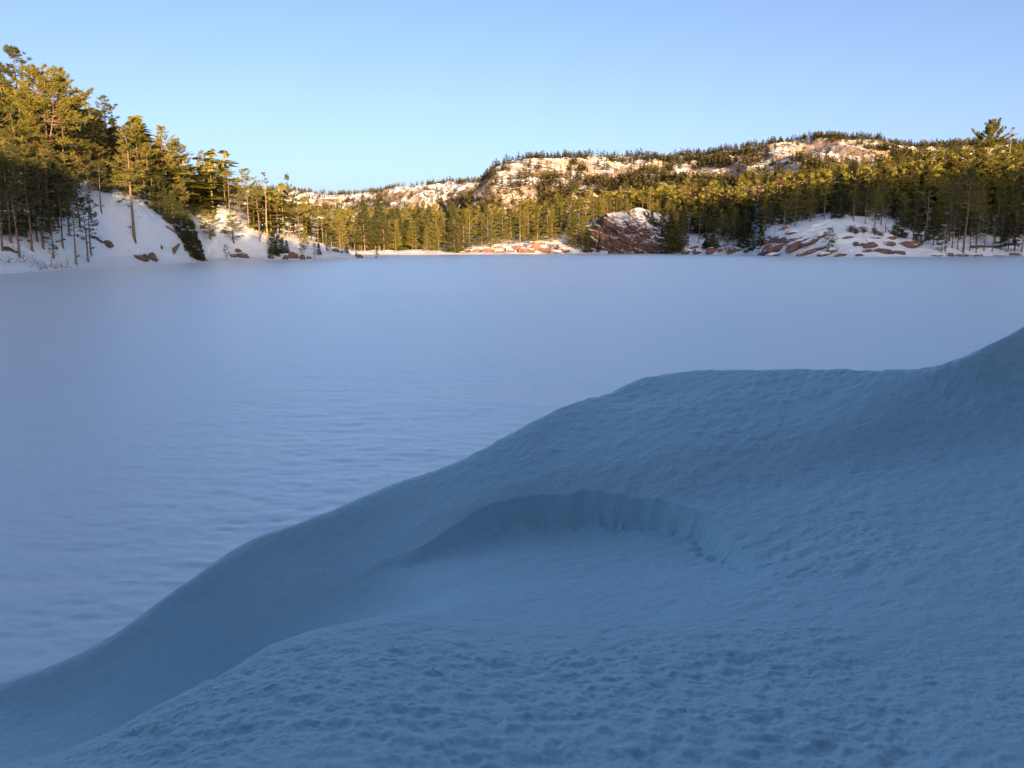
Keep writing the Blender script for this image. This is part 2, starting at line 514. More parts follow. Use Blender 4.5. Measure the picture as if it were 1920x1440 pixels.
# ------------------------------------------------------------------ foreground snowdrift
def build_drift():
    # per column: (row, height) from the viewer's feet over the lip, the trough and the slope to the crest and beyond
    C = {
        -900: [(2000, .80), (1900, .78), (1820, .72), (1760, .65), (1715, .58), (1690, .02), (1650, .0), (1600, .0), (1540, -.05), (1490, -.2)],
        -250: [(1800, .95), (1700, .93), (1620, .88), (1560, .82), (1515, .76), (1488, .04), (1450, .02), (1400, .0), (1340, -.03), (1290, -.2)],
        0: [(1750, 1.0), (1600, .96), (1520, .91), (1470, .86), (1434, .81), (1408, .10), (1370, .08), (1330, .07), (1288, .05), (1240, -.2)],
        130: [(1750, 1.02), (1600, .99), (1510, .94), (1450, .89), (1410, .845), (1384, .14), (1335, .13), (1285, .13), (1236, .14), (1192, -.2)],
        250: [(1750, 1.03), (1600, 1.01), (1480, .96), (1400, .91), (1352, .87), (1324, .22), (1270, .22), (1218, .26), (1168, .30), (1124, -.2)],
        400: [(1750, 1.04), (1600, 1.02), (1430, .97), (1330, .925), (1270, .89), (1240, .34), (1175, .36), (1110, .44), (1052, .52), (1005, -.1)],
        480: [(1750, 1.04), (1590, 1.02), (1400, .97), (1285, .93), (1222, .89), (1192, .40), (1130, .42), (1065, .50), (1006, .60), (960, 0)],
        560: [(1750, 1.05), (1580, 1.03), (1380, .97), (1255, .925), (1185, .88), (1156, .47), (1100, .47), (1040, .55), (983, .66), (938, .05)],
        650: [(1750, 1.05), (1580, 1.03), (1360, .97), (1235, .92), (1164, .87), (1138, .56), (1085, .52), (1015, .58), (946, .71), (902, .1)],
        740: [(1750, 1.05), (1580, 1.03), (1350, .97), (1225, .91), (1150, .845), (1120, .65), (1060, .57), (980, .64), (906, .78), (864, .15)],
        840: [(1750, 1.05), (1580, 1.03), (1350, .97), (1225, .90), (1145, .80), (1095, .69), (1035, .63), (950, .74), (873, .86), (834, .25)],
        950: [(1750, 1.05), (1580, 1.03), (1350, .965), (1225, .875), (1145, .785), (1080, .72), (1000, .70), (910, .83), (816, .96), (780, .35)],
        1050: [(1750, 1.05), (1580, 1.03), (1350, .96), (1230, .87), (1140, .79), (1065, .745), (980, .76), (880, .88), (767, 1.04), (734, .45)],
        1150: [(1750, 1.05), (1580, 1.03), (1350, .96), (1230, .88), (1140, .81), (1060, .775), (970, .81), (860, .94), (722, 1.13), (696, .6)],
        1200: [(1750, 1.05), (1580, 1.03), (1350, .96), (1230, .885), (1140, .825), (1055, .795), (960, .845), (846, .97), (707, 1.16), (684, .65)],
        1250: [(1750, 1.05), (1580, 1.03), (1350, .96), (1230, .89), (1140, .84), (1050, .815), (950, .88), (830, 1.0), (698, 1.18), (674, .7)],
        1400: [(1750, 1.06), (1580, 1.04), (1370, .97), (1240, .915), (1140, .88), (1040, .875), (940, .93), (810, 1.05), (693, 1.21), (671, .85)],
        1600: [(1750, 1.06), (1580, 1.04), (1370, .98), (1240, .95), (1130, .94), (1010, .97), (890, 1.045), (785, 1.15), (698, 1.26), (678, 1.0)],
        1750: [(1750, 1.06), (1580, 1.04), (1370, 1.0), (1240, .98), (1110, .985), (980, 1.03), (860, 1.11), (760, 1.22), (690, 1.34), (670, 1.1)],
        1850: [(1750, 1.07), (1580, 1.05), (1370, 1.02), (1240, 1.0), (1110, 1.01), (970, 1.06), (850, 1.14), (745, 1.28), (656, 1.47), (636, 1.25)],
        1920: [(1750, 1.07), (1580, 1.06), (1370, 1.03), (1240, 1.02), (1110, 1.03), (960, 1.09), (840, 1.17), (725, 1.33), (611, 1.6), (592, 1.4)],
        2050: [(1750, 1.08), (1580, 1.07), (1370, 1.05), (1240, 1.05), (1110, 1.06), (950, 1.12), (830, 1.22), (700, 1.42), (550, 1.82), (530, 1.6)],
        2350: [(1750, 1.1), (1600, 1.1), (1370, 1.1), (1240, 1.12), (1100, 1.15), (950, 1.2), (800, 1.35), (640, 1.6), (510, 2.1), (490, 1.9)],
        3000: [(1750, 1.1), (1600, 1.1), (1370, 1.1), (1240, 1.14), (1100, 1.2), (950, 1.25), (800, 1.4), (640, 1.6), (510, 2.1), (490, 1.9)],
    }
    pxs = sorted(C); P = []
    for px in pxs:
        c = float(np.interp(px, [740, 840, 950, 1150, 1400, 2050, 2350], [0, .06, .10, .13, .19, .19, 0]))
        dz_ = [0, 0, 0, 0, 0, -.2 * c, -.2 * c, .5 * c, c, .7 * c]
        K = [atz(px, k[0], k[1] + e_) for k, e_ in zip(C[px], dz_)]
        if True:                # the near mound tips towards the lake
            w_ = float(np.interp(px, [740, 950], [1, .55]))
            for q_, e_ in ((0, .20), (1, .12), (2, .06), (3, .02)): K[q_] = atz(px, C[px][q_][0], C[px][q_][1] + e_ * w_)
        if 0 <= px <= 740:      # one steep face from the crest down behind the lip
            cz = float(np.interp(px, [0, 130, 250, 400, 480, 560, 650, 740], [.10, .22, .36, .52, .61, .68, .74, .80]))
            sl = float(np.interp(px, [0, 130, 250, 400, 480, 560, 650, 740], [.35, .5, .62, .68, .66, .6, .48, .34]))
            cr = atz(px, C[px][8][0], cz); rc = np.hypot(cr[0], cr[1]); K[8] = cr
            for q_ in (5, 6, 7):
                pq = C[px][q_][0] if q_ > 5 else C[px][4][0] + float(np.interp(px, [560, 740], [38, -25]))
                d_ = ray(px, pq); tv = -d_[2] / np.hypot(d_[0], d_[1])
                r_ = (CAM_H - cz + sl * rc) / (tv + sl); z_ = CAM_H - r_ * tv
                z_ = max(z_, .02 + .004 * (7 - q_)) + {5: .03, 6: .005, 7: .0}[q_]
                K[q_] = atz(px, pq, z_)
        kc = K[8]; rc = np.hypot(kc[0], kc[1]); tv = (CAM_H - kc[2]) / rc
        K[9] = np.array([kc[0] * (1 + .9 / rc), kc[1] * (1 + .9 / rc), kc[2] - .9 * (tv + .38)])
        a_, b_ = K[4], K[5]
        lip = px <= 740
        fr, fz = (.30, .62) if lip else (.5, .5)
        K.insert(5, np.array([*(a_[:2] + (b_[:2] - a_[:2]) * fr), a_[2] - (a_[2] - b_[2]) * fz]))
        kc = K[9]; f_ = 1 + .22 / rc; K.insert(10, np.array([kc[0] * f_, kc[1] * f_, kc[2] - .22 * (tv + .12)]))
        q = K[-1]; f_ = 1 + (2.0 if px < 1500 else 4.0) / np.hypot(q[0], q[1])
        K.append(np.array([q[0] * f_, q[1] * f_, min(-0.7, q[2] - .6)]))
        P.append(K)
    P = np.array(P)
    na, nr = 800, 720
    u = np.concatenate([np.linspace(-900, -210, 30), np.linspace(-200, 2120, na - 60), np.linspace(2140, 3000, 30)])
    # rows shared out so that the visible ones are fine
    wts = np.array([26, 60, 90, 80, 40, 60, 90, 95, 100, 36, 30, 20], float); wts *= nr / wts.sum()
    cum = np.concatenate([[0], np.cumsum(wts)])
    v = np.interp(np.linspace(0, cum[-1], nr), cum, np.arange(len(cum)))
    A_ = hermite(pxs, P, u)
    B = np.swapaxes(hermite(np.arange(P.shape[1]), np.swapaxes(A_, 0, 1), v), 0, 1).copy()
    # soften the seams between the control columns and rows
    g_ = np.exp(-np.linspace(-2.4, 2.4, 71) ** 2 / 2); g_ /= g_.sum()
    Bp = np.pad(B, ((35, 35), (0, 0), (0, 0)), mode='edge')
    Bs = sum(g_[k] * Bp[k:k + B.shape[0]] for k in range(71)); B[40:-40] = Bs[40:-40]
    for _ in range(5):
        B[1:-1] = .25 * B[:-2] + .5 * B[1:-1] + .25 * B[2:]
        B[:, 1:-1] = .25 * B[:, :-2] + .5 * B[:, 1:-1] + .25 * B[:, 2:]
    X, Y, Z = B[..., 0], B[..., 1], B[..., 2]
    R = np.hypot(X, Y)
    for px, py, z, rx, ry, am_ in ((1200, 778, 1.05, .42, .30, .055), (1140, 762, 1.07, .25, .2, .03), (900, 885, .87, .35, .25, .03)):      # soft dents under the crest
        q = atz(px, py, z); Z = Z - am_ * np.exp(-((X - q[0]) / rx) ** 2 - ((Y - q[1]) / ry) ** 2)
    # the little scarp where the slab has broken away
    arc = [(560, 1125, .5), (650, 1088, .55), (730, 1052, .6), (775, 1032, .63), (830, 1004, .66), (885, 968, .72), (940, 945, .77), (1010, 931, .80), (1100, 926, .84), (1180, 933, .86),
           (1260, 948, .88), (1320, 972, .885), (1370, 1006, .875), (1415, 1040, .86), (1480, 1075, .86), (1560, 1110, .88)]
    amp = [0, .01, .025, .045, .07, .095, .12, .145, .16, .165, .16, .145, .115, .06, 0, 0]
    PX, PY = project(np.stack([X, Y, Z], -1)[:, 60:-60])
    Q = []
    for q in arc:
        k_ = np.unravel_index(np.argmin((PX - q[0]) ** 2 + (PY - q[1]) ** 2 + 1e3 * (np.hypot(X, Y)[:, 60:-60] > 8)), PX.shape)
        Q.append((X[:, 60:-60][k_], Y[:, 60:-60][k_]))
    Q = np.array(Q)
    qs = np.concatenate([[0], np.cumsum(np.hypot(*np.diff(Q, axis=0).T))])
    f = np.linspace(0, qs[-1], 90)
    Q = np.stack([hermite(qs, Q[:, 0], f), hermite(qs, Q[:, 1], f)], -1); am = np.interp(f, qs, amp)
    jx = 0.03 * fbm(X/0.2, Y/0.2, o=2, s=71) + 0.04 * fbm(X/0.45, Y/0.45, o=2, s=74)
    best = np.full(X.shape, 1e9); sd_ = np.zeros(X.shape); aa = np.zeros(X.shape); den = np.full(X.shape, 1e-12)
    Xj = X + jx; Yj = Y + jx
    for k in range(len(Q) - 1):
        p, q = Q[k], Q[k+1]; d = q - p; L2 = d @ d
        t = np.clip(((Xj - p[0]) * d[0] + (Yj - p[1]) * d[1]) / L2, 0, 1)
        ex = Xj - p[0] - t * d[0]; ey = Yj - p[1] - t * d[1]
        dd = np.hypot(ex, ey); m = dd < best
        best = np.where(m, dd, best)
        sd_ = np.where(m, np.sign(d[0] * (Yj - p[1]) - d[1] * (Xj - p[0])) * dd, sd_)
        w_ = np.exp(-dd / .09); aa += w_ * (am[k] * (1 - t) + am[k+1] * t); den += w_
    aa /= den
    inside = -sd_                       # positive on the near side of the arc
    step = sstep(-0.012, 0.07, inside) * np.exp(-np.clip(inside, 0, None) / 0.7)
    lipup = sstep(.02, .06, aa) * np.exp(-(np.clip(-inside, 0, None) / 0.10)) * (inside < 0)
    Z = Z - aa * step + 0.12 * aa * lipup
    Z += aa * 0.22 * np.exp(-((inside - 0.07) / 0.06) ** 2) * fbm(X/0.045, Y/0.045, o=3, s=77)
    # wind texture: dimples near the feet, fine ripples on the slope
    nearw = 1 - sstep(2.6, 3.6, R)
    patch = .6 + .4 * sstep(-.25, .3, fbm(X/.8, Y/.6, o=3, s=93))
    nearw = nearw * patch
    Z += nearw * 0.014 * (fbm(X/0.055, Y/0.045, o=3, s=81, g=.65)) + 0.010 * nearw * np.minimum(0, fbm(X/0.13, Y/0.09, o=2, s=82) + 0.1) * 2
    ca, sa = math.cos(0.6), math.sin(0.6)
    U = X * ca + Y * sa; V_ = -X * sa + Y * ca
    slope = sstep(2.8, 3.8, R)
    rough = 0.55 + 0.45 * sstep(-0.8, 0.6, X)
    Z += slope * rough * patch * (0.015 * fbm(U/0.095, V_/0.066, o=3, s=84, g=.65) + 0.008 * fbm(U/0.4, V_/0.2, o=2, s=88))
    Z += 0.02 * fbm(X/0.9, Y/0.7, o=2, s=91)
    # crumbs on the lip at the far left
    Vv = np.stack([X, Y, Z], -1)
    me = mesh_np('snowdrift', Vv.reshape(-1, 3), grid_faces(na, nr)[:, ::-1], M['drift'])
    tag(add('snowdrift', me), kind='structure')
    return BVHTree.FromPolygons(Vv[::2, ::2].reshape(-1, 3).tolist(), grid_faces(*Vv[::2, ::2].shape[:2]).tolist())
DRIFT = build_drift()

# ------------------------------------------------------------------ trees
def tube(path, rad, ns):
    path = np.asarray(path, float); n = len(path)
    t = np.gradient(path, axis=0); t /= np.linalg.norm(t, axis=1)[:, None] + 1e-9
    ref = np.where(np.abs(t[:, 2:3]) > 0.9, np.array([[1., 0, 0]]), np.array([[0, 0, 1.]]))
    a = np.cross(t, ref); a /= np.linalg.norm(a, axis=1)[:, None] + 1e-9
    b = np.cross(t, a)
    ang = np.arange(ns) / ns * 2 * math.pi
    V = path[:, None] + np.asarray(rad)[:, None, None] * (np.cos(ang)[None, :, None] * a[:, None] + np.sin(ang)[None, :, None] * b[:, None])
    i = np.arange(n * ns).reshape(n, ns); j = np.roll(i, -1, 1)
    Fq = np.stack([i[:-1], j[:-1], j[1:], i[1:]], -1).reshape(-1, 4)
    return V.reshape(-1, 3), Fq

class Acc:
    def __init__(s): s.V = []; s.F = []; s.n = 0
    def add(s, V, F):
        s.V.append(V); s.F.append(np.asarray(F) + s.n); s.n += len(V)
    def mesh(s, name, mat, smooth=True):
        if not s.V: s.add(np.zeros((3, 3)), np.array([[0, 1, 2]]))
        return mesh_np(name, np.concatenate(s.V), np.concatenate(s.F), mat, smooth)

def needles(P, D, size, k, r, width=0.19, up=0.25, spread=0.75, flat=1.0):
    """k thin blades per tuft"""
    n = len(P)
    if n == 0: return np.zeros((0, 3)), np.zeros((0, 3), int)
    d = D[:, None] * 0.7 + r.normal(size=(n, k, 3)) * spread; d[..., 2] = d[..., 2] * flat + up
    d /= np.linalg.norm(d, axis=2)[..., None]
    s = np.cross(d, r.normal(size=(n, k, 3))); s /= np.linalg.norm(s, axis=2)[..., None] + 1e-9
    L = size[:, None, None] * r.uniform(.7, 1.2, (n, k, 1)); w = L * width
    p = P[:, None] + d * L * 0.05
    V = np.stack([p - s * w * .6, p + s * w * .6, p + d * L + s * w * 0.15, p + d * L - s * w * 0.15], 2).reshape(-1, 3)
    i = np.arange(n * k) * 4
    return V, np.stack([i, i+1, i+2, i+3], 1)

def pine_mesh(name, seed, H=15.0, start=0.3, R=3.2, gap=0.5, per=4, shape='white', tuft=0.34, blades=9, flag=0.0, dead=0.12,
              lean=0.0, wob=0.15, dens=1.0, fork=None, mat='pine', bark='bark', lowdetail=False):
    r = np.random.default_rng(seed)
    wood = Acc(); br = Acc(); TP, TD, TS = [], [], []
    nt = 18
    zz = np.linspace(-0.5, H, nt)
    ph = r.uniform(0, 6.28, 4)
    def axis(z):
        t = z / H
        return np.array([lean * H * t * t + wob * math.sin(z * .55 + ph[0]) * t, wob * math.sin(z * .43 + ph[1]) * t, z])
    r0 = 0.0125 * H + 0.03
    rad = np.array([r0 * max(0.04, (1 - max(z, 0) / H)) ** 0.8 * (1.25 if z < 0.4 else 1) for z in zz])
    wood.add(*tube([axis(z) for z in zz], rad, 8))
    fa = r.uniform(0, 6.28)
    stems = [(axis, H, 0.0)]
    if fork:
        fz, fh, ang = fork
        base = axis(fz)
        def ax2(z, base=base, fz=fz):
            t = max(0.0, (z - fz) / (fh - fz))
            return np.array([base[0] + math.cos(ang) * 1.6 * (t ** .55), base[1] + math.sin(ang) * 1.6 * (t ** .55), z])
        z2 = np.linspace(fz - .1, fh, 10)
        wood.add(*tube([ax2(z) for z in z2], np.linspace(r0 * .5, .03, 10), 7))
        stems.append((ax2, fh, fz))
    def do_branch(p0, azi, L, el0, curve, foliage, rb):
        n = 6
        s = np.linspace(0, 1, n)
        elv = el0 + curve * s
        dl = L / (n - 1)
        pts = [p0]
        az_ = azi + r.normal() * .12 * np.cumsum(np.ones(n)) * .4
        for k in range(n - 1):
            e = elv[k]; pts.append(pts[-1] + dl * np.array([math.cos(az_[k]) * math.cos(e), math.sin(az_[k]) * math.cos(e), math.sin(e)]))
        pts = np.array(pts)
        br.add(*tube(pts, np.linspace(rb, rb * .25, n), 4 if not lowdetail else 3))
        if foliage <= 0: return
        nt_ = max(3, int(L * (4.3 if not lowdetail else 1.5) * dens * foliage))
        ss = r.uniform(0.28, 1.0, nt_) ** 0.8
        for q in ss:
            k = min(n - 2, int(q * (n - 1))); f_ = q * (n - 1) - k
            b0 = pts[k] * (1 - f_) + pts[k + 1] * f_
            d = pts[k + 1] - pts[k]; d /= np.linalg.norm(d)
            sd = r.choice([-1, 1]); th = r.uniform(.35, 1.15) * sd
            c_, s_ = math.cos(th), math.sin(th)
            dd = np.array([d[0] * c_ - d[1] * s_, d[0] * s_ + d[1] * c_, d[2] + r.uniform(-.1, .3)])
            dd /= np.linalg.norm(dd)
            l2 = (0.30 * L * (1.15 - q) + 0.22) * r.uniform(.6, 1.2)
            m_ = max(1, int(l2 / (0.26 if not lowdetail else .5)))
            for j in range(m_):
                x = (j + r.uniform(.3, 1)) / m_
                TP.append(b0 + dd * l2 * x); TD.append(dd); TS.append(tuft * r.uniform(.75, 1.25))
        TP.append(pts[-1]); TD.append(d); TS.append(tuft)
    for si, (ax, top, zmin) in enumerate(stems):
        z = max(start * H, zmin + .4)
        while z < top - 0.15:
            t = (z - start * H) / (top - start * H)
            for b in range(max(1, int(r.poisson(per)))):
                azi = r.uniform(0, 2 * math.pi)
                if shape == 'white':
                    prof = (0.35 + 0.75 * min(1, t * 3.2)) * (1 - t ** 1.7) + 0.12
                    el0 = math.radians(-6 + 34 * t + r.normal() * 8); cv = math.radians(10 + 16 * t)
                elif shape == 'full':
                    prof = (0.8 + 0.2 * min(1, t * 4)) * (1 - t ** 1.25) + 0.08
                    el0 = math.radians(-10 + 36 * t + r.normal() * 8); cv = math.radians(12 + 14 * t)
                elif shape == 'open':
                    prof = (0.5 + 0.5 * math.sin(min(1, t * 1.25) * 2.6)) * (1 - t ** 3) + 0.16
                    el0 = math.radians(2 + 38 * t + r.normal() * 12); cv = math.radians(20)
                elif shape == 'round':
                    prof = math.sqrt(max(0.03, 1 - (1.75 * t - .85) ** 2)) + .05
                    el0 = math.radians(5 + 45 * t + r.normal() * 12); cv = math.radians(20)
                else:   # spruce
                    prof = (1 - t) ** 0.85 + 0.06
                    el0 = math.radians(-14 + 34 * t + r.normal() * 6); cv = math.radians(12)
                L = R * prof * r.uniform(.5, 1.18)
                if r.random() < .08: L *= 1.25
                if flag: L *= 1 + flag * math.cos(azi - fa)
                if r.random() < 0.10 and shape != 'spruce': continue
                fol = 1.0
                if t < dead * 1.6 and r.random() < .6: fol = 0.25
                do_branch(ax(z), azi, max(.2, L), el0, cv, fol, 0.012 + 0.011 * L)
            z += gap * r.uniform(.6, 1.4) * (1.0 if t < .8 else .7)
        p = ax(top)
        for _ in range(4): TP.append(p - np.array([0, 0, r.uniform(0, .5)])); TD.append(np.array([0, 0, 1.])); TS.append(tuft)
    # dead stubs below the crown
    z = 0.12 * H
    while z < start * H:
        do_branch(axis(z), r.uniform(0, 6.28), r.uniform(.25, .5) * R * (0.4 + z / (start * H + .01) * .5), math.radians(r.normal() * 12 - 5), .1, 0.12 if r.random() < .25 else 0, .018)
        z += r.uniform(.35, 1.0) * (1.0 if shape != 'spruce' else .5)
    TP = np.array(TP); TD = np.array(TD); TS = np.array(TS)
    V, Fq = needles(TP, TD, TS, blades, r, flat=.55 if shape in ('white', 'full') else .8)
    nm = name
    return (wood.mesh(nm + '_trunk', M[bark]), br.mesh(nm + '_branches', M[bark]),
            mesh_np(nm + '_crown', V, Fq, M[mat], False), H)

KINDS = {}
for k in range(4):
    KINDS['white%d' % k] = pine_mesh('white_pine', 100 + k, 15, start=[.22, .3, .26, .34][k], R=[3.6, 3.0, 3.9, 3.3][k], gap=.74, per=6.2, flag=[.1, .25, .3, .0][k], lean=[0, .02, -.02, .03][k])
for k in range(4):
    KINDS['open%d' % k] = pine_mesh('tall_pine', 140 + k, 16, start=[.5, .58, .42, .62][k], R=[3.3, 2.9, 3.5, 2.5][k], gap=.55, per=3.8, shape='open', flag=[.3, .2, .4, .1][k], lean=[.02, -.02, .03, 0][k], dead=.3, dens=.9)
for k in range(3):
    KINDS['full%d' % k] = pine_mesh('full_pine', 120 + k, 15, start=[.06, .1, .14][k], R=[3.1, 3.5, 2.7][k], gap=.58, per=5.8, shape='full', flag=[.1, 0, .2][k], dead=.05)
for k in range(2):
    KINDS['round%d' % k] = pine_mesh('round_pine', 160 + k, 13, start=[.4, .3][k], R=[3.6, 3.2][k], gap=.45, per=4.6, shape='round', dead=.2)
for k in range(3):
    KINDS['spruce%d' % k] = pine_mesh('spruce', 180 + k, 9, start=[.06, .1, .2][k], R=[2.1, 1.8, 2.3][k], gap=.28, per=5.5, shape='spruce', tuft=.32, mat='spruce', dead=0)
for k in range(2):
    KINDS['young%d' % k] = pine_mesh('young_pine', 200 + k, 5, start=[.12, .25][k], R=[1.35, 1.1][k], gap=.36, per=4, shape='white', tuft=.24, dead=.1)
for k in range(2):
    KINDS['thin%d' % k] = pine_mesh('thin_pine', 220 + k, 9, start=[.38, .45][k], R=[2.0, 1.8][k], gap=.42, per=3.6, shape='white', tuft=.27, mat='spruce', dead=.35, lean=[.03, -.03][k], dens=.9)
KINDS['forked'] = pine_mesh('forked_pine', 231, 15, start=.42, R=4.6, gap=.5, per=4.0, shape='open', fork=(6.0, 14.2, .4), tuft=.36)
KINDS['lone'] = pine_mesh('lone_pine', 241, 15, start=.36, R=2.7, gap=.5, per=3.6, shape='white', flag=.15, dead=.3)
KINDS['shaggy'] = pine_mesh('shaggy_pine', 251, 18, start=.3, R=4.6, gap=.62, per=4.0, shape='open', flag=.35, tuft=.42)
KINDS['bony'] = pine_mesh('bony_pine', 261, 17, start=.62, R=1.7, gap=.75, per=2.6, shape='open', dead=.2, dens=.45, bark='snag')

def bare_mesh(name, seed, H, n_stem=1, mat='snag', twigs=True):
    r = np.random.default_rng(seed); w = Acc(); b = Acc()
    for s in range(n_stem):
        lean = r.normal(size=2) * (.02 if n_stem == 1 else .28)
        top = H * r.uniform(.75, 1)
        path = [np.array([lean[0] * z * (z / H) + .05 * math.sin(z), lean[1] * z * (z / H), z]) for z in np.linspace(-.3, top, 10)]
        w.add(*tube(path, np.linspace(.012 * H + .015, .015, 10), 6))
        for k in range(int(7 * top / 4 * (1.8 if twigs else 1))):
            q = r.uniform(.25, 1.0); i = min(8, int(q * 9)); p0 = path[i] + (path[i+1] - path[i]) * (q * 9 - i)
            azi = r.uniform(0, 6.28); L = (0.32 if twigs else .12) * H * (1.1 - q) * r.uniform(.5, 1.2) + .15
            e = r.uniform(.2, 1.0) if twigs else r.uniform(-.3, .4)
            d = np.array([math.cos(azi) * math.cos(e), math.sin(azi) * math.cos(e), math.sin(e)])
            pts = [p0 + d * L * t + np.array([0, 0, .15 * L * t * t]) + r.normal(size=3) * .03 * L * t for t in np.linspace(0, 1, 5)]
            b.add(*tube(pts, np.linspace(.006 * H * .5 + .008, .006, 5), 3))
            if twigs:
                for j in range(7):
                    t = r.uniform(.25, 1); p1 = p0 + d * L * t
                    dd = d + r.normal(size=3) * .6; dd[2] += .25; dd /= np.linalg.norm(dd)
                    l = L * .45 * r.uniform(.5, 1.1)
                    b.add(*tube([p1, p1 + dd * l * .5, p1 + dd * l + np.array([0, 0, .06 * l])], [.011, .009, .006], 3))
    return (w.mesh(name + '_trunk', M[mat]), b.mesh(name + '_branches', M[mat]), None, H)
KINDS['snag0'] = bare_mesh('snag', 301, 9, 1, 'snag', False)
KINDS['bare0'] = bare_mesh('bare_tree', 311, 7, 2, 'twig', True)
KINDS['bare1'] = bare_mesh('bare_tree', 312, 6, 3, 'twig', True)
KINDS['shrub0'] = bare_mesh('bare_shrub', 321, 2.2, 16, 'twig', True)

PLANT = [0]
KADJ = dict(full='full-skirted pine', white='broad layered pine', open='bare-stemmed pine', round='round-crowned pine', spruce='pointed spruce', thin='spindly pine', young='bushy little pine', bare='leafless brown tree', bony='sparse pine')
def tree(kind, name, loc, height, label, cat='tree', group=None, rot=None, squash=1.0, tilt=(0, 0)):
    tr, bm_, cr, H = KINDS[kind]
    if kind.startswith('spruce'): name, cat = 'spruce_tree', 'spruce tree'
    elif kind.startswith('young'): name = 'pine_sapling'
    elif kind.startswith('thin'): name = 'slender_pine'
    elif kind.startswith('bare'): name, cat = 'bare_tree', 'bare tree'
    elif name == 'spruce_tree': name, cat = 'pine_tree', 'pine tree'
    if '%s' in label: label = label % KADJ[kind.rstrip('0123456789')]
    e = bpy.data.objects.new(name, None); COL.objects.link(e)
    e.empty_display_size = 0.3
    e.location = loc
    e.rotation_euler = (tilt[0], tilt[1], rng.uniform(0, 6.28) if rot is None else rot)
    s = height / H
    e.scale = (s * squash, s * squash, s)
    add('trunk', tr, e); add('branches', bm_, e)
    if cr: add('crown', cr, e)
    tag(e, label, cat, group)
    for c in e.children:
        if c.name.startswith('branches'): c['kind'] = 'stuff'
    PLANT[0] += 1
    return e

def by_base(kind, name, px, py, top, label, group=None, cat='pine tree', **kw):
    """base seen at pixel (px, py), tip at height of row top"""
    p = hit(px, py); Y = p.y
    h = at(px, top, Y)[2] - p.z
    return tree(kind, name, p - Vector((0, 0, .08)), h, label, cat, group, **kw)

def by_depth(kind, name, px, Y, label, top=None, h=None, group=None, cat='pine tree', **kw):
    x = at(px, 420, Y)[0]; z = ground(x, Y)
    if top is not None: h = at(px, top, Y)[2] - z
    return tree(kind, name, Vector((x, Y, z - .1)), max(h, 1.5), label, cat, group, **kw)

# --- the near slope with the rounded snow dome
G1 = 'pines on the slope behind the rounded snow dome'
L1 = '%%s in the %s of the stand above the snow dome'
by_depth('forked', 'pine_tree', 102, 101, 'broad golden pine with forked pale trunk and spreading bare limbs above the dome', top=132, rot=0.2)
by_depth('white2', 'pine_tree', 56, 112, 'tallest pointed pine on the slope, rising beside the forked golden pine', top=88)
for px, Y, top, k in [(6, 108, 92, 'open2'), (28, 100, 140, 'white0'), (-30, 95, 80, 'white1'), (-70, 100, 60, 'white2'), (140, 118, 128, 'white2'), (168, 120, 168, 'white0'),
                      (190, 122, 205, 'open0'), (214, 126, 178, 'white3'), (232, 130, 222, 'white1'), (268, 132, 234, 'white0'), (285, 130, 268, 'white2'),
                      (312, 140, 238, 'open2'), (338, 145, 262, 'open0'), (325, 137, 290, 'white0'), (356, 150, 290, 'white3'), (180, 112, 230, 'white1'),
                      (205, 116, 250, 'white0'), (245, 122, 270, 'white2'), (290, 127, 300, 'white1'), (75, 98, 190, 'white0'), (15, 96, 210, 'round0'),
                      (45, 95, 200, 'white1'), (130, 104, 205, 'white3'), (155, 108, 220, 'round1'), (10, 90, 262, 'white2'), (40, 92, 270, 'round0'), (70, 90, 275, 'spruce2'), (100, 95, 262, 'white2'),
                      (125, 98, 285, 'spruce0'), (150, 102, 285, 'white0'), (175, 108, 290, 'round1'), (-20, 88, 250, 'spruce1'), (200, 112, 300, 'spruce0'), (225, 116, 300, 'white3'),
                      (85, 118, 150, 'white3'), (120, 122, 160, 'white1'), (-10, 118, 110, 'white0'), (150, 128, 180, 'white3'), (20, 122, 130, 'white3'),
                      (255, 140, 262, 'white3'), (275, 145, 260, 'white0'), (300, 150, 275, 'white1'), (195, 135, 215, 'white2')]:
    by_depth(k, 'pine_tree', px, Y, L1 % ('shaded lower edge' if Y < 100 else 'golden middle' if Y < 122 else 'sunlit far side'), top=top, group=G1)
by_base('lone', 'pine_tree', 252, 449, 236, 'tall pine with bare lower trunk standing alone on the open snow dome', rot=1.0)
G2 = 'slim trees on the snow at the foot of the dome'
L2 = '%s in the shaded grove at the foot of the snow dome'
for px, py, top, k in [(37, 482, 335, 'thin0'), (60, 470, 325, 'thin1'), (81, 465, 310, 'thin0'), (118, 464, 345, 'thin1'), (143, 496, 370, 'thin1'),
                       (165, 491, 372, 'thin0'), (171, 478, 368, 'thin1'), (20, 455, 300, 'thin1'), (5, 470, 330, 'thin0'), (-25, 480, 320, 'thin1'), (95, 440, 300, 'thin0'), (50, 445, 290, 'thin1'),
                       (130, 440, 330, 'thin0'), (70, 452, 320, 'spruce2'), (10, 440, 280, 'spruce0'), (110, 425, 300, 'spruce2'), (150, 425, 320, 'thin0'), (35, 425, 270, 'thin1'), (170, 410, 310, 'thin1'), (90, 410, 280, 'white1'), (60, 415, 270, 'white3'), (130, 405, 290, 'white1'), (190, 398, 300, 'thin1'), (20, 405, 250, 'white0')]:
    by_base(k, 'pine_tree', px, py, top, L2, G2)
by_base('young1', 'pine_tree', 101, 484, 405, 'stout bushy pine with foliage to the ground among slim trunks')
by_base('thin1', 'pine_tree', 95, 501, 455, 'short thin leaning sapling rising from shore ice beside dead twigs', tilt=(0, .3))
G3 = 'dark spruces on the shoulder of the snow dome'
L3 = 'dark shaded %s crowding the back shoulder of the snow dome'
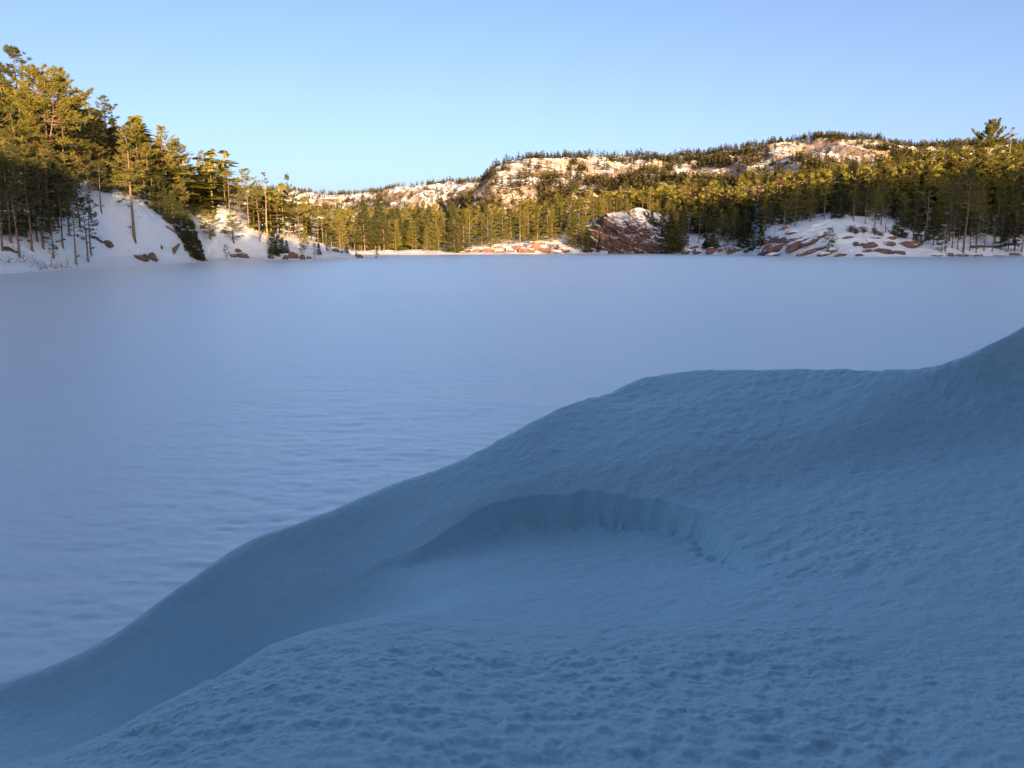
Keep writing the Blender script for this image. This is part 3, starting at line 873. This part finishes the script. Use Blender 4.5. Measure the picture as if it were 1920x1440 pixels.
for px, Y, top, k in [(265, 118, 330, 'spruce2'), (285, 120, 335, 'spruce0'), (300, 122, 345, 'spruce1'), (312, 123, 352, 'spruce0'), (325, 124, 362, 'spruce2'), (338, 125, 376, 'spruce0'),
                      (350, 126, 395, 'spruce1'), (358, 127, 412, 'spruce0'), (366, 127.5, 432, 'spruce0'), (372, 128, 450, 'spruce1'), (240, 118, 318, 'spruce0'), (222, 116, 318, 'spruce2'), (255, 122, 312, 'spruce1'),
                      (275, 126, 316, 'white1'), (330, 130, 345, 'white0'), (310, 130, 325, 'spruce2'), (345, 134, 350, 'round0'), (205, 114, 325, 'spruce0')]:
    by_depth(k, 'spruce_tree', px, Y, L3, top=top, group=G3, cat='spruce tree')
by_base('spruce1', 'spruce_tree', 379, 490, 468, 'tiny spruce at the tip of the dome where it meets the lake', cat='spruce tree')

# --- the second, sunlit snow slope
G4 = 'tall pines on the sunlit snow slope'
L4 = 'golden %s in the stand on the sunlit snow slope'
by_base('open3', 'pine_tree', 383, 372, 284, 'flat-topped pine on a straight bright trunk at crest of sunlit slope', rot=2.0)
by_base('snag0', 'dead_tree', 362, 398, 350, 'bare broken trunk standing on the sunlit snow slope', cat='dead tree')
by_base('bony', 'pine_tree', 502, 458, 325, 'tallest nearly bare pine with upswept top on the sunlit slope')
by_base('open1', 'pine_tree', 487, 452, 352, 'slender pine with long bare trunk beside the nearly bare pine')
by_base('open2', 'pine_tree', 467, 428, 318, L4, G4)
by_base('white1', 'pine_tree', 545, 440, 328, 'narrow dense pine whose tip stands clear of the ridge line', squash=.75)
for px, Y, top, k in [(400, 160, 322, 'white0'), (415, 165, 310, 'white3'), (427, 160, 338, 'white1'), (445, 168, 335, 'open0'), (432, 152, 318, 'open3'), (456, 172, 352, 'white2'), (478, 165, 352, 'white0'),
                      (490, 178, 355, 'white3'), (515, 170, 360, 'white1'), (528, 180, 362, 'white0'), (556, 175, 372, 'white2'), (370, 165, 318, 'white1'), (392, 170, 335, 'white2'), (572, 172, 380, 'white3'), (588, 178, 388, 'white0'), (604, 170, 388, 'open0'),
                      (620, 178, 394, 'white1'), (540, 165, 378, 'open2'), (348, 160, 305, 'white1'), (360, 170, 320, 'white0'), (636, 172, 400, 'white3'), (560, 162, 385, 'open1'), (595, 164, 396, 'open3'), (520, 158, 372, 'open1'), (450, 150, 360, 'open1')]:
    by_depth(k, 'pine_tree', px, Y, L4, top=top, group=G4)
G5 = 'small pines along the foot of the sunlit slope'
L5 = 'small %s on the snow bank below the sunlit slope'
by_base('young0', 'pine_tree', 395, 448, 388, 'small layered pine half in sunlight on the snow slope', squash=1.3)
by_base('young0', 'pine_tree', 438, 455, 402, 'bushy wide dark pine on the snow above shore rocks', squash=1.6)
for px, py, top, k in [(425, 486, 458, 'young1'), (512, 478, 432, 'spruce0'), (522, 479, 440, 'spruce2'), (530, 476, 445, 'spruce1'), (538, 474, 450, 'spruce0'), (566, 481, 450, 'young1'), (570, 470, 430, 'young0'), (598, 478, 455, 'spruce1'), (615, 472, 445, 'young0'),
                       (590, 486, 455, 'thin0'), (650, 474, 455, 'spruce0'), (706, 484, 465, 'young0'), (612, 468, 430, 'young1'), (668, 480, 470, 'spruce0')]:
    by_base(k, 'pine_tree', px, py, top, L5, G5)

# --- far shore row
G6 = 'pines along the far shore'
r2 = np.random.default_rng(5)
for px in np.arange(632, 872, 6.0):
    px = px + r2.uniform(-3, 3); Y = r2.uniform(246, 262)
    by_depth(r2.choice(['full0', 'full1', 'full2', 'white1', 'full0', 'open2', 'spruce0', 'spruce2', 'bare0']), 'pine_tree', px, Y, 'golden %s in the front row along the low snowy far shore', top=r2.uniform(380, 430), group=G6)
for px in np.arange(628, 880, 9.0):
    by_depth(r2.choice(['white0', 'white1', 'white2', 'white3']), 'pine_tree', px + r2.uniform(-3, 3), r2.uniform(268, 300), 'golden %s in the second row behind the low snowy far shore', top=r2.uniform(386, 402), group=G6)
G7 = 'broad pines below the bare mountain nose'
for px, Y, top, k in [(880, 262, 386, 'full0'), (903, 268, 398, 'full1'), (922, 264, 402, 'full0'), (942, 268, 388, 'full1'), (958, 272, 392, 'full0'), (975, 270, 378, 'white1'), (990, 276, 376, 'full1'), (1008, 270, 388, 'full0'),
                      (1035, 272, 384, 'full1'), (1026, 282, 372, 'white1'), (1052, 284, 368, 'full2'), (1085, 272, 372, 'full1'), (1098, 280, 360, 'full0'), (1112, 284, 368, 'white1'), (1070, 290, 362, 'full0'), (1002, 290, 370, 'full2'), (960, 290, 378, 'white1'),
                      (930, 285, 388, 'full2'), (895, 285, 394, 'white1'), (1125, 290, 366, 'full1'), (1138, 296, 360, 'full0'), (1155, 300, 362, 'full2'), (872, 275, 398, 'open2'), (914, 278, 392, 'open0'), (1045, 300, 362, 'full1'), (1075, 305, 355, 'white1'), (1105, 305, 352, 'full1')]:
    by_depth(k, 'pine_tree', px, Y, 'golden-lit %s ' + ('at the rocky edge below' if Y < 275 else 'in the back rank below') + ' the bare mountain nose', top=top, group=G7, squash=1.1)

# --- right-hand wooded shore
G8 = 'pines of the thick wood above the granite ledges'
L8 = '%%s in the %s of the thick wood above the ledges'
by_depth('shaggy', 'pine_tree', 1842, 268, 'huge shaggy pine whose ragged crown tops the whole wooded shore', top=228, rot=.5)
by_depth('bony', 'pine_tree', 1880, 272, 'thin-needled pine with wispy branches beside the huge shaggy pine', top=240)
by_base('open3', 'pine_tree', 1735, 452, 330, 'straight grey-trunked pine at the edge of the snow beside the ledges')
by_base('open0', 'pine_tree', 1806, 474, 318, 'tall pine with long pale bare trunk rising from the shoreline')
by_base('snag0', 'dead_tree', 1452, 443, 392, 'pale dead trunk with stub limbs standing behind the granite ledge', cat='dead tree')
by_base('young0', 'pine_tree', 1553, 469, 427, 'lone bushy little pine growing from the snowy pink granite dome', squash=1.35)
tops = ([1130, 1200, 1270, 1340, 1420, 1480, 1560, 1620, 1700, 1780, 1850, 1920, 2000], [352, 350, 335, 325, 318, 305, 296, 285, 268, 258, 252, 250, 245])
r3 = np.random.default_rng(9)
for row, (Y0, Y1, n, dt) in enumerate([(1.0, 1.0, 30, 6), (.80, .80, 30, 26), (.6, .6, 28, 52), (.40, .40, 26, 80), (.24, .24, 24, 100)]):
    for k in range(n):
        px = 1255 + (1960 - 1255) * (k + r3.uniform(-.4, .4)) / (n - 1)
        i = np.argmin(abs(RU - px))
        vv = 3.1 + (6 - 3.1) * Y0 + r3.uniform(-.25, .1)
        p = RB[i, min(149, np.searchsorted(RV, vv) if vv < 6 else 149)]
        t = np.interp(px, *tops) + dt * r3.uniform(.6, 1.15) + r3.uniform(0, 8)
        h = np.clip(at(px, t, p[1])[2] - p[2], 7, 17)
        kind = r3.choice(['white0', 'white1', 'white2', 'white3', 'open0', 'open2', 'round0', 'spruce2', 'round1'] if row < 2 else ['full0', 'full1', 'full2', 'white0', 'white2', 'spruce2', 'spruce0', 'round1'])
        tree(kind, 'pine_tree', Vector(p) - Vector((0, 0, .1)), h, L8 % ('sunlit back rank', 'sunlit upper rank', 'half-lit middle rank', 'mostly shaded lower rank', 'dark front rank')[row], 'pine tree', G8)
G9 = 'dark trees at the foot of the shaded wood'
L9 = 'dark shaded %s by the shore at the edge of the thick wood'
for px, py, top, k in [(1275, 468, 400, 'spruce0'), (1290, 462, 395, 'thin0'), (1262, 470, 415, 'spruce1'), (1330, 466, 410, 'spruce0'), (1340, 470, 425, 'spruce2'), (1352, 455, 392, 'white1'), (1375, 462, 390, 'white0'), (1388, 468, 425, 'spruce0'), (1398, 466, 420, 'spruce1'),
                       (1410, 470, 430, 'spruce0'), (1425, 466, 425, 'spruce2'), (1432, 448, 380, 'white3'), (1310, 455, 395, 'thin1'), (1362, 472, 440, 'young0'), (1470, 432, 360, 'white1'), (1490, 424, 350, 'white0'), (1520, 416, 345, 'white2'), (1545, 412, 340, 'white3'), (1575, 410, 345, 'spruce2'),
                       (1600, 414, 340, 'white1'), (1622, 420, 350, 'thin0'), (1640, 426, 355, 'white0'), (1660, 436, 375, 'thin1'), (1684, 446, 380, 'spruce0'), (1690, 440, 360, 'white3'), (1765, 474, 430, 'young0'), (1772, 472, 405, 'thin0'), (1785, 465, 385, 'thin1'), (1795, 468, 400, 'thin0'), (1750, 460, 395, 'spruce2'),
                       (1818, 470, 400, 'thin0'), (1830, 474, 410, 'thin1'), (1845, 470, 395, 'thin0'), (1860, 472, 405, 'thin1'), (1875, 468, 390, 'thin0'), (1890, 472, 400, 'spruce2'), (1902, 470, 385, 'thin1'), (1915, 473, 400, 'thin0'), (1930, 470, 390, 'thin1'),
                       (1712, 452, 380, 'thin0'), (1720, 458, 405, 'spruce1'), (1865, 458, 360, 'white0'), (1900, 456, 355, 'white2'), (1830, 458, 360, 'white1'), (1780, 452, 350, 'white3')]:
    by_base(k, 'pine_tree', px, py, top, L9, G9)
# on the reddish cliff
for px, py, top, k in [(1182, 425, 384, 'white1'), (1215, 415, 398, 'spruce1'), (1160, 470, 452, 'spruce0'), (1225, 462, 445, 'spruce0'), (1242, 440, 400, 'spruce2'), (1232, 408, 375, 'white0'), (1250, 425, 380, 'white3'), (1165, 400, 366, 'white2'), (1205, 392, 360, 'white1'), (1112, 445, 415, 'spruce0'), (1118, 420, 370, 'white2'), (1132, 425, 372, 'full0'), (1145, 408, 362, 'full2'), (1190, 448, 425, 'spruce1'), (1175, 405, 368, 'full1'), (1222, 430, 395, 'spruce0'), (1258, 455, 405, 'spruce2'), (1240, 465, 430, 'spruce0'), (1200, 470, 450, 'young0'), (1262, 440, 385, 'full2'), (1218, 400, 352, 'full0'), (1100, 462, 430, 'spruce1')]:
    by_base(k, 'pine_tree', px, py, top, '%s rooted on the snowy ledges of the reddish shore cliff', 'pines on the reddish cliff')
for px, Y, top, k in [(1068, 268, 402, 'full0'), (1080, 266, 396, 'full1'), (1093, 264, 412, 'full2'), (1104, 263, 432, 'spruce0'), (1270, 256, 398, 'full1'), (1282, 254, 404, 'full0'), (1255, 257, 428, 'spruce2'), (1124, 263, 446, 'spruce1')]:
    by_depth(k, 'pine_tree', px, Y, '%s standing at the shoreline foot of the reddish cliff', top=top, group='trees at the foot of the reddish cliff')
# bare brown trees and brush
for px, Y in [(1420, 300), (1290, 330), (1330, 320), (1500, 275), (1700, 250), (1610, 255), (1365, 310), (1240, 340), (1780, 250), (1460, 290), (1550, 265), (1650, 250)]:
    by_depth(r3.choice(['bare0', 'bare1']), 'bare_tree', px, Y, 'leafless brown tree among the pines of the shaded wood', h=r3.uniform(9, 13), group='leafless trees in the wood', cat='bare tree')
for px, Y in [(120, 96), (150, 104), (215, 116), (60, 93), (185, 112), (240, 122), (305, 128), (335, 136), (90, 94), (20, 90)]:
    by_depth(r3.choice(['bare0', 'bare1']), 'bare_tree', px, Y, 'leafless reddish-brown tree in the undergrowth behind the snow dome', h=r3.uniform(5, 8), group='leafless trees behind the dome', cat='bare tree')
for px, py in [(1030, 470), (1045, 471), (1595, 436), (1620, 438), (1650, 446), (1640, 440), (1605, 440)]:
    by_base('shrub0', 'bare_shrub', px, py, py - 15, 'low leafless brown shrub poking out of the shore snow', 'leafless shore shrubs', 'shrub', squash=1.9)

# ------------------------------------------------------------------ far woods as one mass each
def lowtree(seed, n_lay=5, arms=5):
    r = np.random.default_rng(seed); V = []; Fc = []
    def tri(a, b, c):
        i = len(V); V.extend([a, b, c]); Fc.append([i, i+1, i+2])
    for k in range(3):
        a = k * 2.09; tri((.02*math.cos(a), .02*math.sin(a), 0), (.02*math.cos(a+2.09), .02*math.sin(a+2.09), 0), (0, 0, .9))
    for l in range(n_lay):
        t = l / (n_lay - 1); z = .2 + .72 * t
        for k in range(arms):
            a = r.uniform(0, 6.28); L = (.24 * (1 - t) ** .7 + .05) * r.uniform(.5, 1.3)
            w = .075 + .05 * (1 - t); dz = r.uniform(-.03, .05); zz = z + r.uniform(-.05, .05)
            ca, sa = math.cos(a), math.sin(a)
            tri((-sa*w*.6, ca*w*.6, zz + .06), (ca*L*.9 - sa*w, sa*L*.9 + ca*w, zz + dz), (ca*L + sa*w, sa*L - ca*w, zz + dz - .01))
            tri((sa*w*.6, -ca*w*.6, zz + .06), (-sa*w*.6, ca*w*.6, zz + .06), (ca*L*1.05, sa*L*1.05, zz + dz + .03))
    tri((-.03, 0, .85), (.03, 0, .85), (0, 0, 1.04)); tri((0, -.03, .85), (0, .03, .85), (0, 0, 1.04))
    return np.array(V), np.array(Fc)
LOW = [lowtree(s) for s in range(6)]

def wood(name, pts, hs, mat, label, cat):
    Vs, Fs = [], []; n = 0
    r = np.random.default_rng(3)
    for p, h in zip(pts, hs):
        V, Fc = LOW[r.integers(6)]
        a = r.uniform(0, 6.28); c, s = math.cos(a), math.sin(a); w = h * r.uniform(1.0, 1.7)
        Q = np.stack([(V[:, 0]*c - V[:, 1]*s) * w + p[0], (V[:, 0]*s + V[:, 1]*c) * w + p[1], V[:, 2] * h + p[2] - .2], 1)
        Vs.append(Q); Fs.append(Fc + n); n += len(V)
    me = mesh_np(name, np.concatenate(Vs), np.concatenate(Fs), mat, False)
    return tag(add(name, me), label, cat, kind='stuff')

def scatter(B, N, vlo, vhi, accept, seed):
    r = np.random.default_rng(seed); nu, nv = B.shape[:2]; out = []
    i = r.integers(0, nu - 1, N); j = r.integers(int(vlo * nv), int(vhi * nv) - 1, N); fu = r.random(N)[:, None]; fv = r.random(N)[:, None]
    P = (B[i, j] * (1-fu) + B[i+1, j] * fu) * (1-fv) + (B[i, j+1] * (1-fu) + B[i+1, j+1] * fu) * fv
    px, py = project(P)
    k = accept(px, py, P, r)
    return P[k]

def ell(px, py, L):
    m = np.zeros(px.shape, bool)
    for cx, cy, rx, ry in L: m |= ((px - cx) / rx) ** 2 + ((py - cy) / ry) ** 2 < 1
    return m
bare_m = [(985, 345, 28, 18), (935, 345, 30, 12), (950, 375, 62, 26), (905, 385, 22, 40), (1025, 308, 32, 7), (1075, 338, 28, 12), (1140, 325, 36, 16), (1115, 308, 22, 8), (1215, 315, 50, 8), (1350, 330, 52, 14), (1280, 318, 30, 8),
          (1565, 285, 60, 18), (1495, 285, 30, 16), (1440, 322, 60, 10), (1480, 318, 30, 12), (1640, 275, 26, 8)]
def acc_m(px, py, P, r):
    d = 0.5 + 1.3 * fbm(P[:, 0]/32, P[:, 1]/60, o=3, s=55)
    d = np.where(ell(px, py, bare_m), d * 0.2, d)
    d = np.where(py < np.interp(px, [900, 1000, 1300, 1440, 1700], [352, 312, 306, 282, 280]), np.maximum(d, (.45 + .8 * fbm(P[:, 0]/25, P[:, 1]/60, o=2, s=59)) * ~ell(px, py, bare_m)), d)
    return (r.random(len(px)) < d) & (px > 850) & (px < 1990) & (py < np.interp(px, [850, 950, 1150, 1300, 1500, 1750, 2000], [425, 405, 385, 365, 345, 305, 295]))
pm = scatter(MB, 26000, .2, .87, acc_m, 21)
wood('mountain_wood', pm, rng.uniform(4.5, 8.5, len(pm)), M['far'], 'scattered pine wood covering the bare-rock mountain beyond the lake', 'wood')
bare_r = [(745, 372, 28, 16), (785, 366, 40, 20), (850, 362, 30, 16), (880, 360, 20, 14), (680, 372, 26, 7), (620, 378, 20, 8), (550, 372, 20, 10), (690, 355, 16, 5)]
def acc_r(px, py, P, r):
    d = 0.7 + 0.9 * fbm(P[:, 0]/70, P[:, 1]/90, o=3, s=58)
    d = np.where(ell(px, py, bare_r), .12, d)
    return (r.random(len(px)) < d) & (px > 420) & (px < 925) & (py < 408)
pr = scatter(GB, 14000, .25, .87, acc_r, 22)
wood('ridge_wood', pr, rng.uniform(5, 9, len(pr)), M['far'], 'distant pine wood on the low ridge beyond the far shore', 'wood')
# the wood at the back of the lakeside slopes
pb = scatter(RB, 900, .72, 1.0, lambda px, py, P, r: px > 1120, 23)
pb2 = scatter(FB, 260, .6, 1.0, lambda px, py, P, r: px > 600, 24)
pb3 = scatter(LB, 220, .75, 1.0, lambda px, py, P, r: (px < 620) & (P[:, 2] > 1), 25)
pb = np.concatenate([pb, pb2, pb3])
wood('slope_wood', pb, np.clip(rng.normal(8.5, 1.5, len(pb)), 5, 11), M['pine'], 'dense pine wood filling in behind the lakeside trees', 'wood')
pu = np.concatenate([scatter(RB, 1500, .55, .95, lambda px, py, P, r: (px > 1255) & ((px < 1430) | (P[:, 1] > np.interp(px, [1430, 1500, 1600, 1740, 1900], [228, 226, 224, 212, 214]))), 26),
                     scatter(LB, 500, .62, .95, lambda px, py, P, r: (px < 330) & (P[:, 1] > np.interp(px, [0, 200, 330], [96, 118, 130])), 27)])
wood('undergrowth', pu, rng.uniform(3, 7, len(pu)), M['spruce'], 'low evergreen undergrowth filling the wood between the trunks', 'undergrowth')
# the wood on the hill at the viewer's back
rb = np.random.default_rng(31); pts = []; hts = []
for k in range(2500):
    x = rb.uniform(-52, 60) if k < 1400 else rb.uniform(-220, 240)
    y = -rb.uniform(5.5, 34) if k < 1400 else -rb.uniform(30, 95)
    i = int(np.argmin(abs(BX - x))); j = int(np.argmin(abs(BY - y)))
    lim = np.interp(x, HX, HZ) + math.tan(math.radians(SUN_ELEV)) * -y - BZ[i, j]
    h = min(rb.uniform(8, 14), lim + rb.uniform(-2.5, .8))
    if h > 2: pts.append((x * math.cos(az) + y * math.sin(az), -x * math.sin(az) + y * math.cos(az), BZ[i, j])); hts.append(h)
wood('hill_wood', pts, hts, M['spruce'], 'dark wood on the hill that shades the lake', 'wood')

# ------------------------------------------------------------------ rocks, cliff, logs
def rock_mesh(name, seed, mat, flat=0.6, sub=4):
    import bmesh
    bm = bmesh.new(); bmesh.ops.create_icosphere(bm, subdivisions=sub, radius=1)
    r = np.random.default_rng(seed)
    P = np.array([v.co[:] for v in bm.verts])
    n = P.copy()
    for _ in range(9):      # chop facets
        d = r.normal(size=3); d[2] = abs(d[2]) * .6; d /= np.linalg.norm(d); c = r.uniform(.55, .85)
        e = np.clip(P @ d - c, 0, None); P = P - e[:, None] * d * .85
    P += n * (0.10 * fbm(P[:, 0]*2.2 + seed, P[:, 1]*2.2, P[:, 2]*2.2, o=4, s=seed))[:, None]
    P[:, 2] *= flat
    for v, p in zip(bm.verts, P): v.co = p
    me = bpy.data.meshes.new(name); bm.to_mesh(me); bm.free()
    me.materials.append(mat)
    for p in me.polygons: p.use_smooth = False
    return me
RK = [rock_mesh('ledge', 400 + k, M['granite'], .55) for k in range(5)]
RB_ = [rock_mesh('boulder', 420 + k, M['grey_rock'], .7) for k in range(3)]

def rock(px, py, w, h, label, group=None, kind=0, rk=None, tilt=0.0, depth=.7, wide=.55):
    p = hit(px, py); m_ = p.y / F
    me = (rk or RK)[kind % len(rk or RK)]
    o = add('rock', me)
    o.location = p + Vector((0, w * m_ * .12, h * m_ * .25))
    o.scale = (w * m_ * wide, w * m_ * .5 * depth, h * m_ * 1.25)
    o.rotation_euler = (0, tilt, rng.uniform(-.25, .25))
    tag(o, label, 'rock', group)
    return o
rock(262, 486, 34, 11, 'brown wedge-shaped boulder half buried at the foot of the snow dome', rk=RB_, kind=0)
rock(285, 487, 20, 12, 'smaller brown boulder touching the wedge-shaped boulder on the snow', rk=RB_, kind=1)
rock(326, 476, 10, 20, 'grey tilted rock slab bared on the steep flank of the dome', rk=RB_, kind=2, tilt=.6)
rock(302, 465, 7, 5, 'small dark stone bared on the upper flank of the dome', rk=RB_, kind=0)
rock(200, 459, 26, 8, 'reddish-brown flat rock beside the slim trunks on the snow', rk=RB_, kind=1, tilt=.15)
Lb = 'brown rock bared in the snow bank below the sunlit slope'
for k, (px, py, w, h) in enumerate([(444, 472, 18, 7), (452, 482, 30, 8), (436, 482, 14, 8), (508, 485, 12, 8), (520, 480, 14, 8), (535, 486, 12, 7), (548, 484, 20, 14), (567, 486, 13, 8), (580, 485, 10, 6), (630, 472, 14, 7), (672, 483, 16, 7), (640, 474, 8, 4)]):
    rock(px, py, w, h, Lb, 'rocks along the small bay', rk=RB_ if k % 2 else RK, kind=k)
Lo = 'sunlit orange-pink granite rock at the edge of the far shore'
for k, (px, py, w, h) in enumerate([(890, 472, 24, 8), (915, 473, 30, 10), (935, 474, 26, 8), (955, 472, 22, 9), (975, 470, 26, 12), (1000, 468, 36, 16), (985, 473, 34, 10), (1020, 472, 28, 14), (1042, 474, 26, 7), (868, 475, 20, 4), (930, 466, 26, 8), (1012, 460, 20, 8), (1060, 473, 20, 8)]):
    rock(px, py, w, h, Lo, 'granite rocks on the far shore', kind=k)
Lg = 'pink granite ledge breaking through the snow of the low shore dome'
for k, (px, py, w, h, tl) in enumerate([(1446, 474, 34, 18, -.1), (1460, 468, 40, 12, -.2), (1458, 480, 36, 8, 0), (1442, 455, 14, 8, 0), (1500, 462, 50, 13, -.3), (1525, 453, 50, 11, -.25), (1520, 474, 52, 9, -.25), (1548, 479, 24, 7, 0), (1490, 436, 24, 6, -.1), (1500, 448, 34, 5, -.1), (1470, 430, 14, 6, 0),
                                    (1576, 480, 18, 6, 0), (1562, 472, 20, 7, 0), (1616, 458, 26, 9, -.15), (1632, 464, 26, 12, -.2), (1625, 472, 16, 6, 0), (1655, 473, 34, 9, .15), (1680, 474, 30, 9, .2), (1640, 446, 22, 5, 0), (1700, 463, 54, 13, -.1), (1665, 460, 22, 8, 0), (1670, 448, 20, 6, 0), (1722, 458, 14, 8, 0),
                                    (1752, 479, 30, 6, 0), (1612, 480, 14, 5, 0), (1540, 440, 18, 4, 0), (1590, 446, 16, 4, 0)]):
    rock(px, py, w, h, Lg, 'granite ledges on the low dome', kind=k, tilt=tl - .06, wide=.72)
Ls = 'dark red-brown rock along the waterline beneath the shaded wood'
for k, (px, py, w, h) in enumerate([(1290, 475, 26, 10), (1312, 474, 24, 9), (1335, 475, 24, 12), (1300, 466, 24, 7), (1325, 460, 14, 14), (1372, 475, 18, 12), (1385, 470, 20, 8), (1402, 472, 20, 5), (1425, 478, 12, 5), (1800, 480, 34, 6), (1830, 480, 28, 6), (1870, 479, 34, 5), (1905, 479, 28, 6), (1780, 480, 18, 7), (1350, 472, 10, 6)]):
    rock(px, py, w, h, Ls, 'rocks under the shaded wood', kind=k + 2)

def build_cliff():
    """reddish granite face with broken blocks and snowy ledges"""
    cols = {
        1062: [('z', -.8, 272), (474, 274), (470, 275), (466, 277), (462, 280), (460, 286)],
        1090: [('z', -.8, 269), (470, 271), (458, 273), (448, 276), (440, 280), (436, 288)],
        1118: [('z', -.8, 267), (466, 268), (448, 270), (432, 273), (422, 278), (416, 288)],
        1140: [('z', -.8, 265), (462, 266), (440, 268), (418, 270), (405, 275), (400, 288)],
        1165: [('z', -.8, 264), (460, 265), (440, 267), (420, 270), (408, 277), (398, 290)],
        1200: [('z', -.8, 263), (462, 264), (444, 267), (424, 272), (408, 280), (394, 294)],
        1235: [('z', -.8, 262), (466, 263), (450, 266), (432, 273), (418, 283), (406, 297)],
        1262: [('z', -.8, 260), (471, 261), (463, 264), (452, 271), (440, 282), (425, 297)],
        1280: [('z', -.8, 258), (475, 259), (473, 262), (468, 268), (460, 280), (450, 295)],
    }
    nu, nv = 240, 130
    def nz(x, y, z, v): return 0 * x
    u, v, B = loft(cols, nu, nv, nz)
    X, Y, Z = B[..., 0], B[..., 1], B[..., 2]
    # blocky joints: two jittered cell sizes push the blocks in and out, tilted strata make ledges
    q = Z + 0.45 * X + 1.2 * fbm(X/6, Z/6, o=2, s=95)
    stair = (q / 2.6 - np.floor(q / 2.6)); ledge = sstep(.0, .75, stair) - stair
    bx = np.floor((X + .5 * Z + 1.5 * fbm(X/5, Z/5, o=2, s=96)) / 3.4); bz = np.floor(q / 2.6)
    blk = _h(bx.astype(np.int64), bz.astype(np.int64), np.zeros_like(bx, dtype=np.int64), 5)
    B[..., 1] += 2.6 * (blk - .5) + 1.5 * fbm(X/2.2, Z/1.6, o=5, s=97, g=.6)
    B[..., 2] += 1.1 * ledge * sstep(0, 1.5, Z) + .25 * fbm(X/1.5, Y/1.5, o=3, s=99)
    o = add('granite_cliff', mesh_np('granite_cliff', B.reshape(-1, 3), grid_faces(nu, nv), M['cliff'], False))
    tag(o, 'reddish-brown granite cliff with snow-filled ledges rising from the lake', 'cliff')
build_cliff()

def log(px0, py0, px1, py1, rad, label):
    a = np.array(hit(px0, py0)); b = np.array(hit(px1, py1))
    a[2] += rad * .6; b[2] += rad * .6
    n = 12; t = np.linspace(0, 1, n)[:, None]
    P = a + (b - a) * t; P[:, 2] += .12 * np.sin(t[:, 0] * 7); P[:, 1] += .1 * np.sin(t[:, 0] * 5)
    V, Fq = tube(P, rad * np.linspace(1.1, .6, n), 8)
    e = tag(add('fallen_log', mesh_np('fallen_log', V, Fq, M['log'])), label, 'log')
    acc = Acc(); r = np.random.default_rng(int(px0))
    for k in range(5):
        p = P[r.integers(2, n - 1)]; d = r.normal(size=3); d[2] = abs(d[2]); d /= np.linalg.norm(d)
        acc.add(*tube([p, p + d * .5, p + d * .9 + np.array([0, 0, .1])], [.03, .02, .01], 4))
    tag(add('stub_branches', acc.mesh('stub_branches', M['log']), e), kind='stuff')
log(8, 470, 38, 476, .22, 'short dark fallen log lying on the snow against a slim trunk')
log(172, 446, 200, 457, .16, 'fallen brown log sloping down the snow beside the reddish flat rock')
log(310, 425, 360, 462, .12, 'long thin fallen trunk lying down the flank of the snow dome')
log(1820, 465, 1880, 463, .35, 'dark fallen tree lying among the trunks of the shaded shoreline wood')

def twigs(px, py, seed, label):
    p = np.array(hit(px, py)); r = np.random.default_rng(seed); acc = Acc()
    for k in range(8):
        q = p + np.array([r.normal() * .5, r.normal() * .3, -.05]); d = np.array([r.normal() * .8, r.normal() * .3, r.uniform(.3, 1)]); d /= np.linalg.norm(d)
        L = r.uniform(.5, 1.4)
        m_ = q + d * L * .6
        acc.add(*tube([q, m_, q + d * L + np.array([r.normal() * .2, 0, -.15])], [.022, .016, .008], 4))
        acc.add(*tube([m_, m_ + np.array([r.normal() * .3, 0, .25])], [.012, .006], 3))
    tag(add('dead_brush', acc.mesh('dead_brush', M['twig'])), label, 'brush', 'dead brush along the shore')
for k, (px, py) in enumerate([(70, 505), (82, 503), (105, 504), (125, 502), (45, 492), (8, 492), (290, 487)]):
    twigs(px, py, 500 + k, 'dead twigs sticking out of the snow at the shoreline')

# needles and bark flecks fallen on the foreground snow
def litter():
    r = np.random.default_rng(77); acc = Acc()
    for _ in range(80):
        px = r.uniform(150, 1900); py = r.uniform(720, 1435)
        h = DRIFT.ray_cast(Vector((0, 0, CAM_H)), Vector(ray(px, py)).normalized())
        if h[0] is None: continue
        p = np.array(h[0]) + np.array([0, 0, .006]); a = r.uniform(0, 6.28); L = r.uniform(.003, .010) * (1 if r.random() > .15 else 1.6)
        d = np.array([math.cos(a), math.sin(a), 0])
        acc.add(*tube([p - d * L / 2, p + np.array([0, 0, .002]), p + d * L / 2], [.0006, .0012, .0006], 4))
    tag(add('needle_litter', acc.mesh('needle_litter', M['log'])), 'tiny brown needles and bark flecks lying on the snowdrift', 'litter', kind='stuff')
litter()
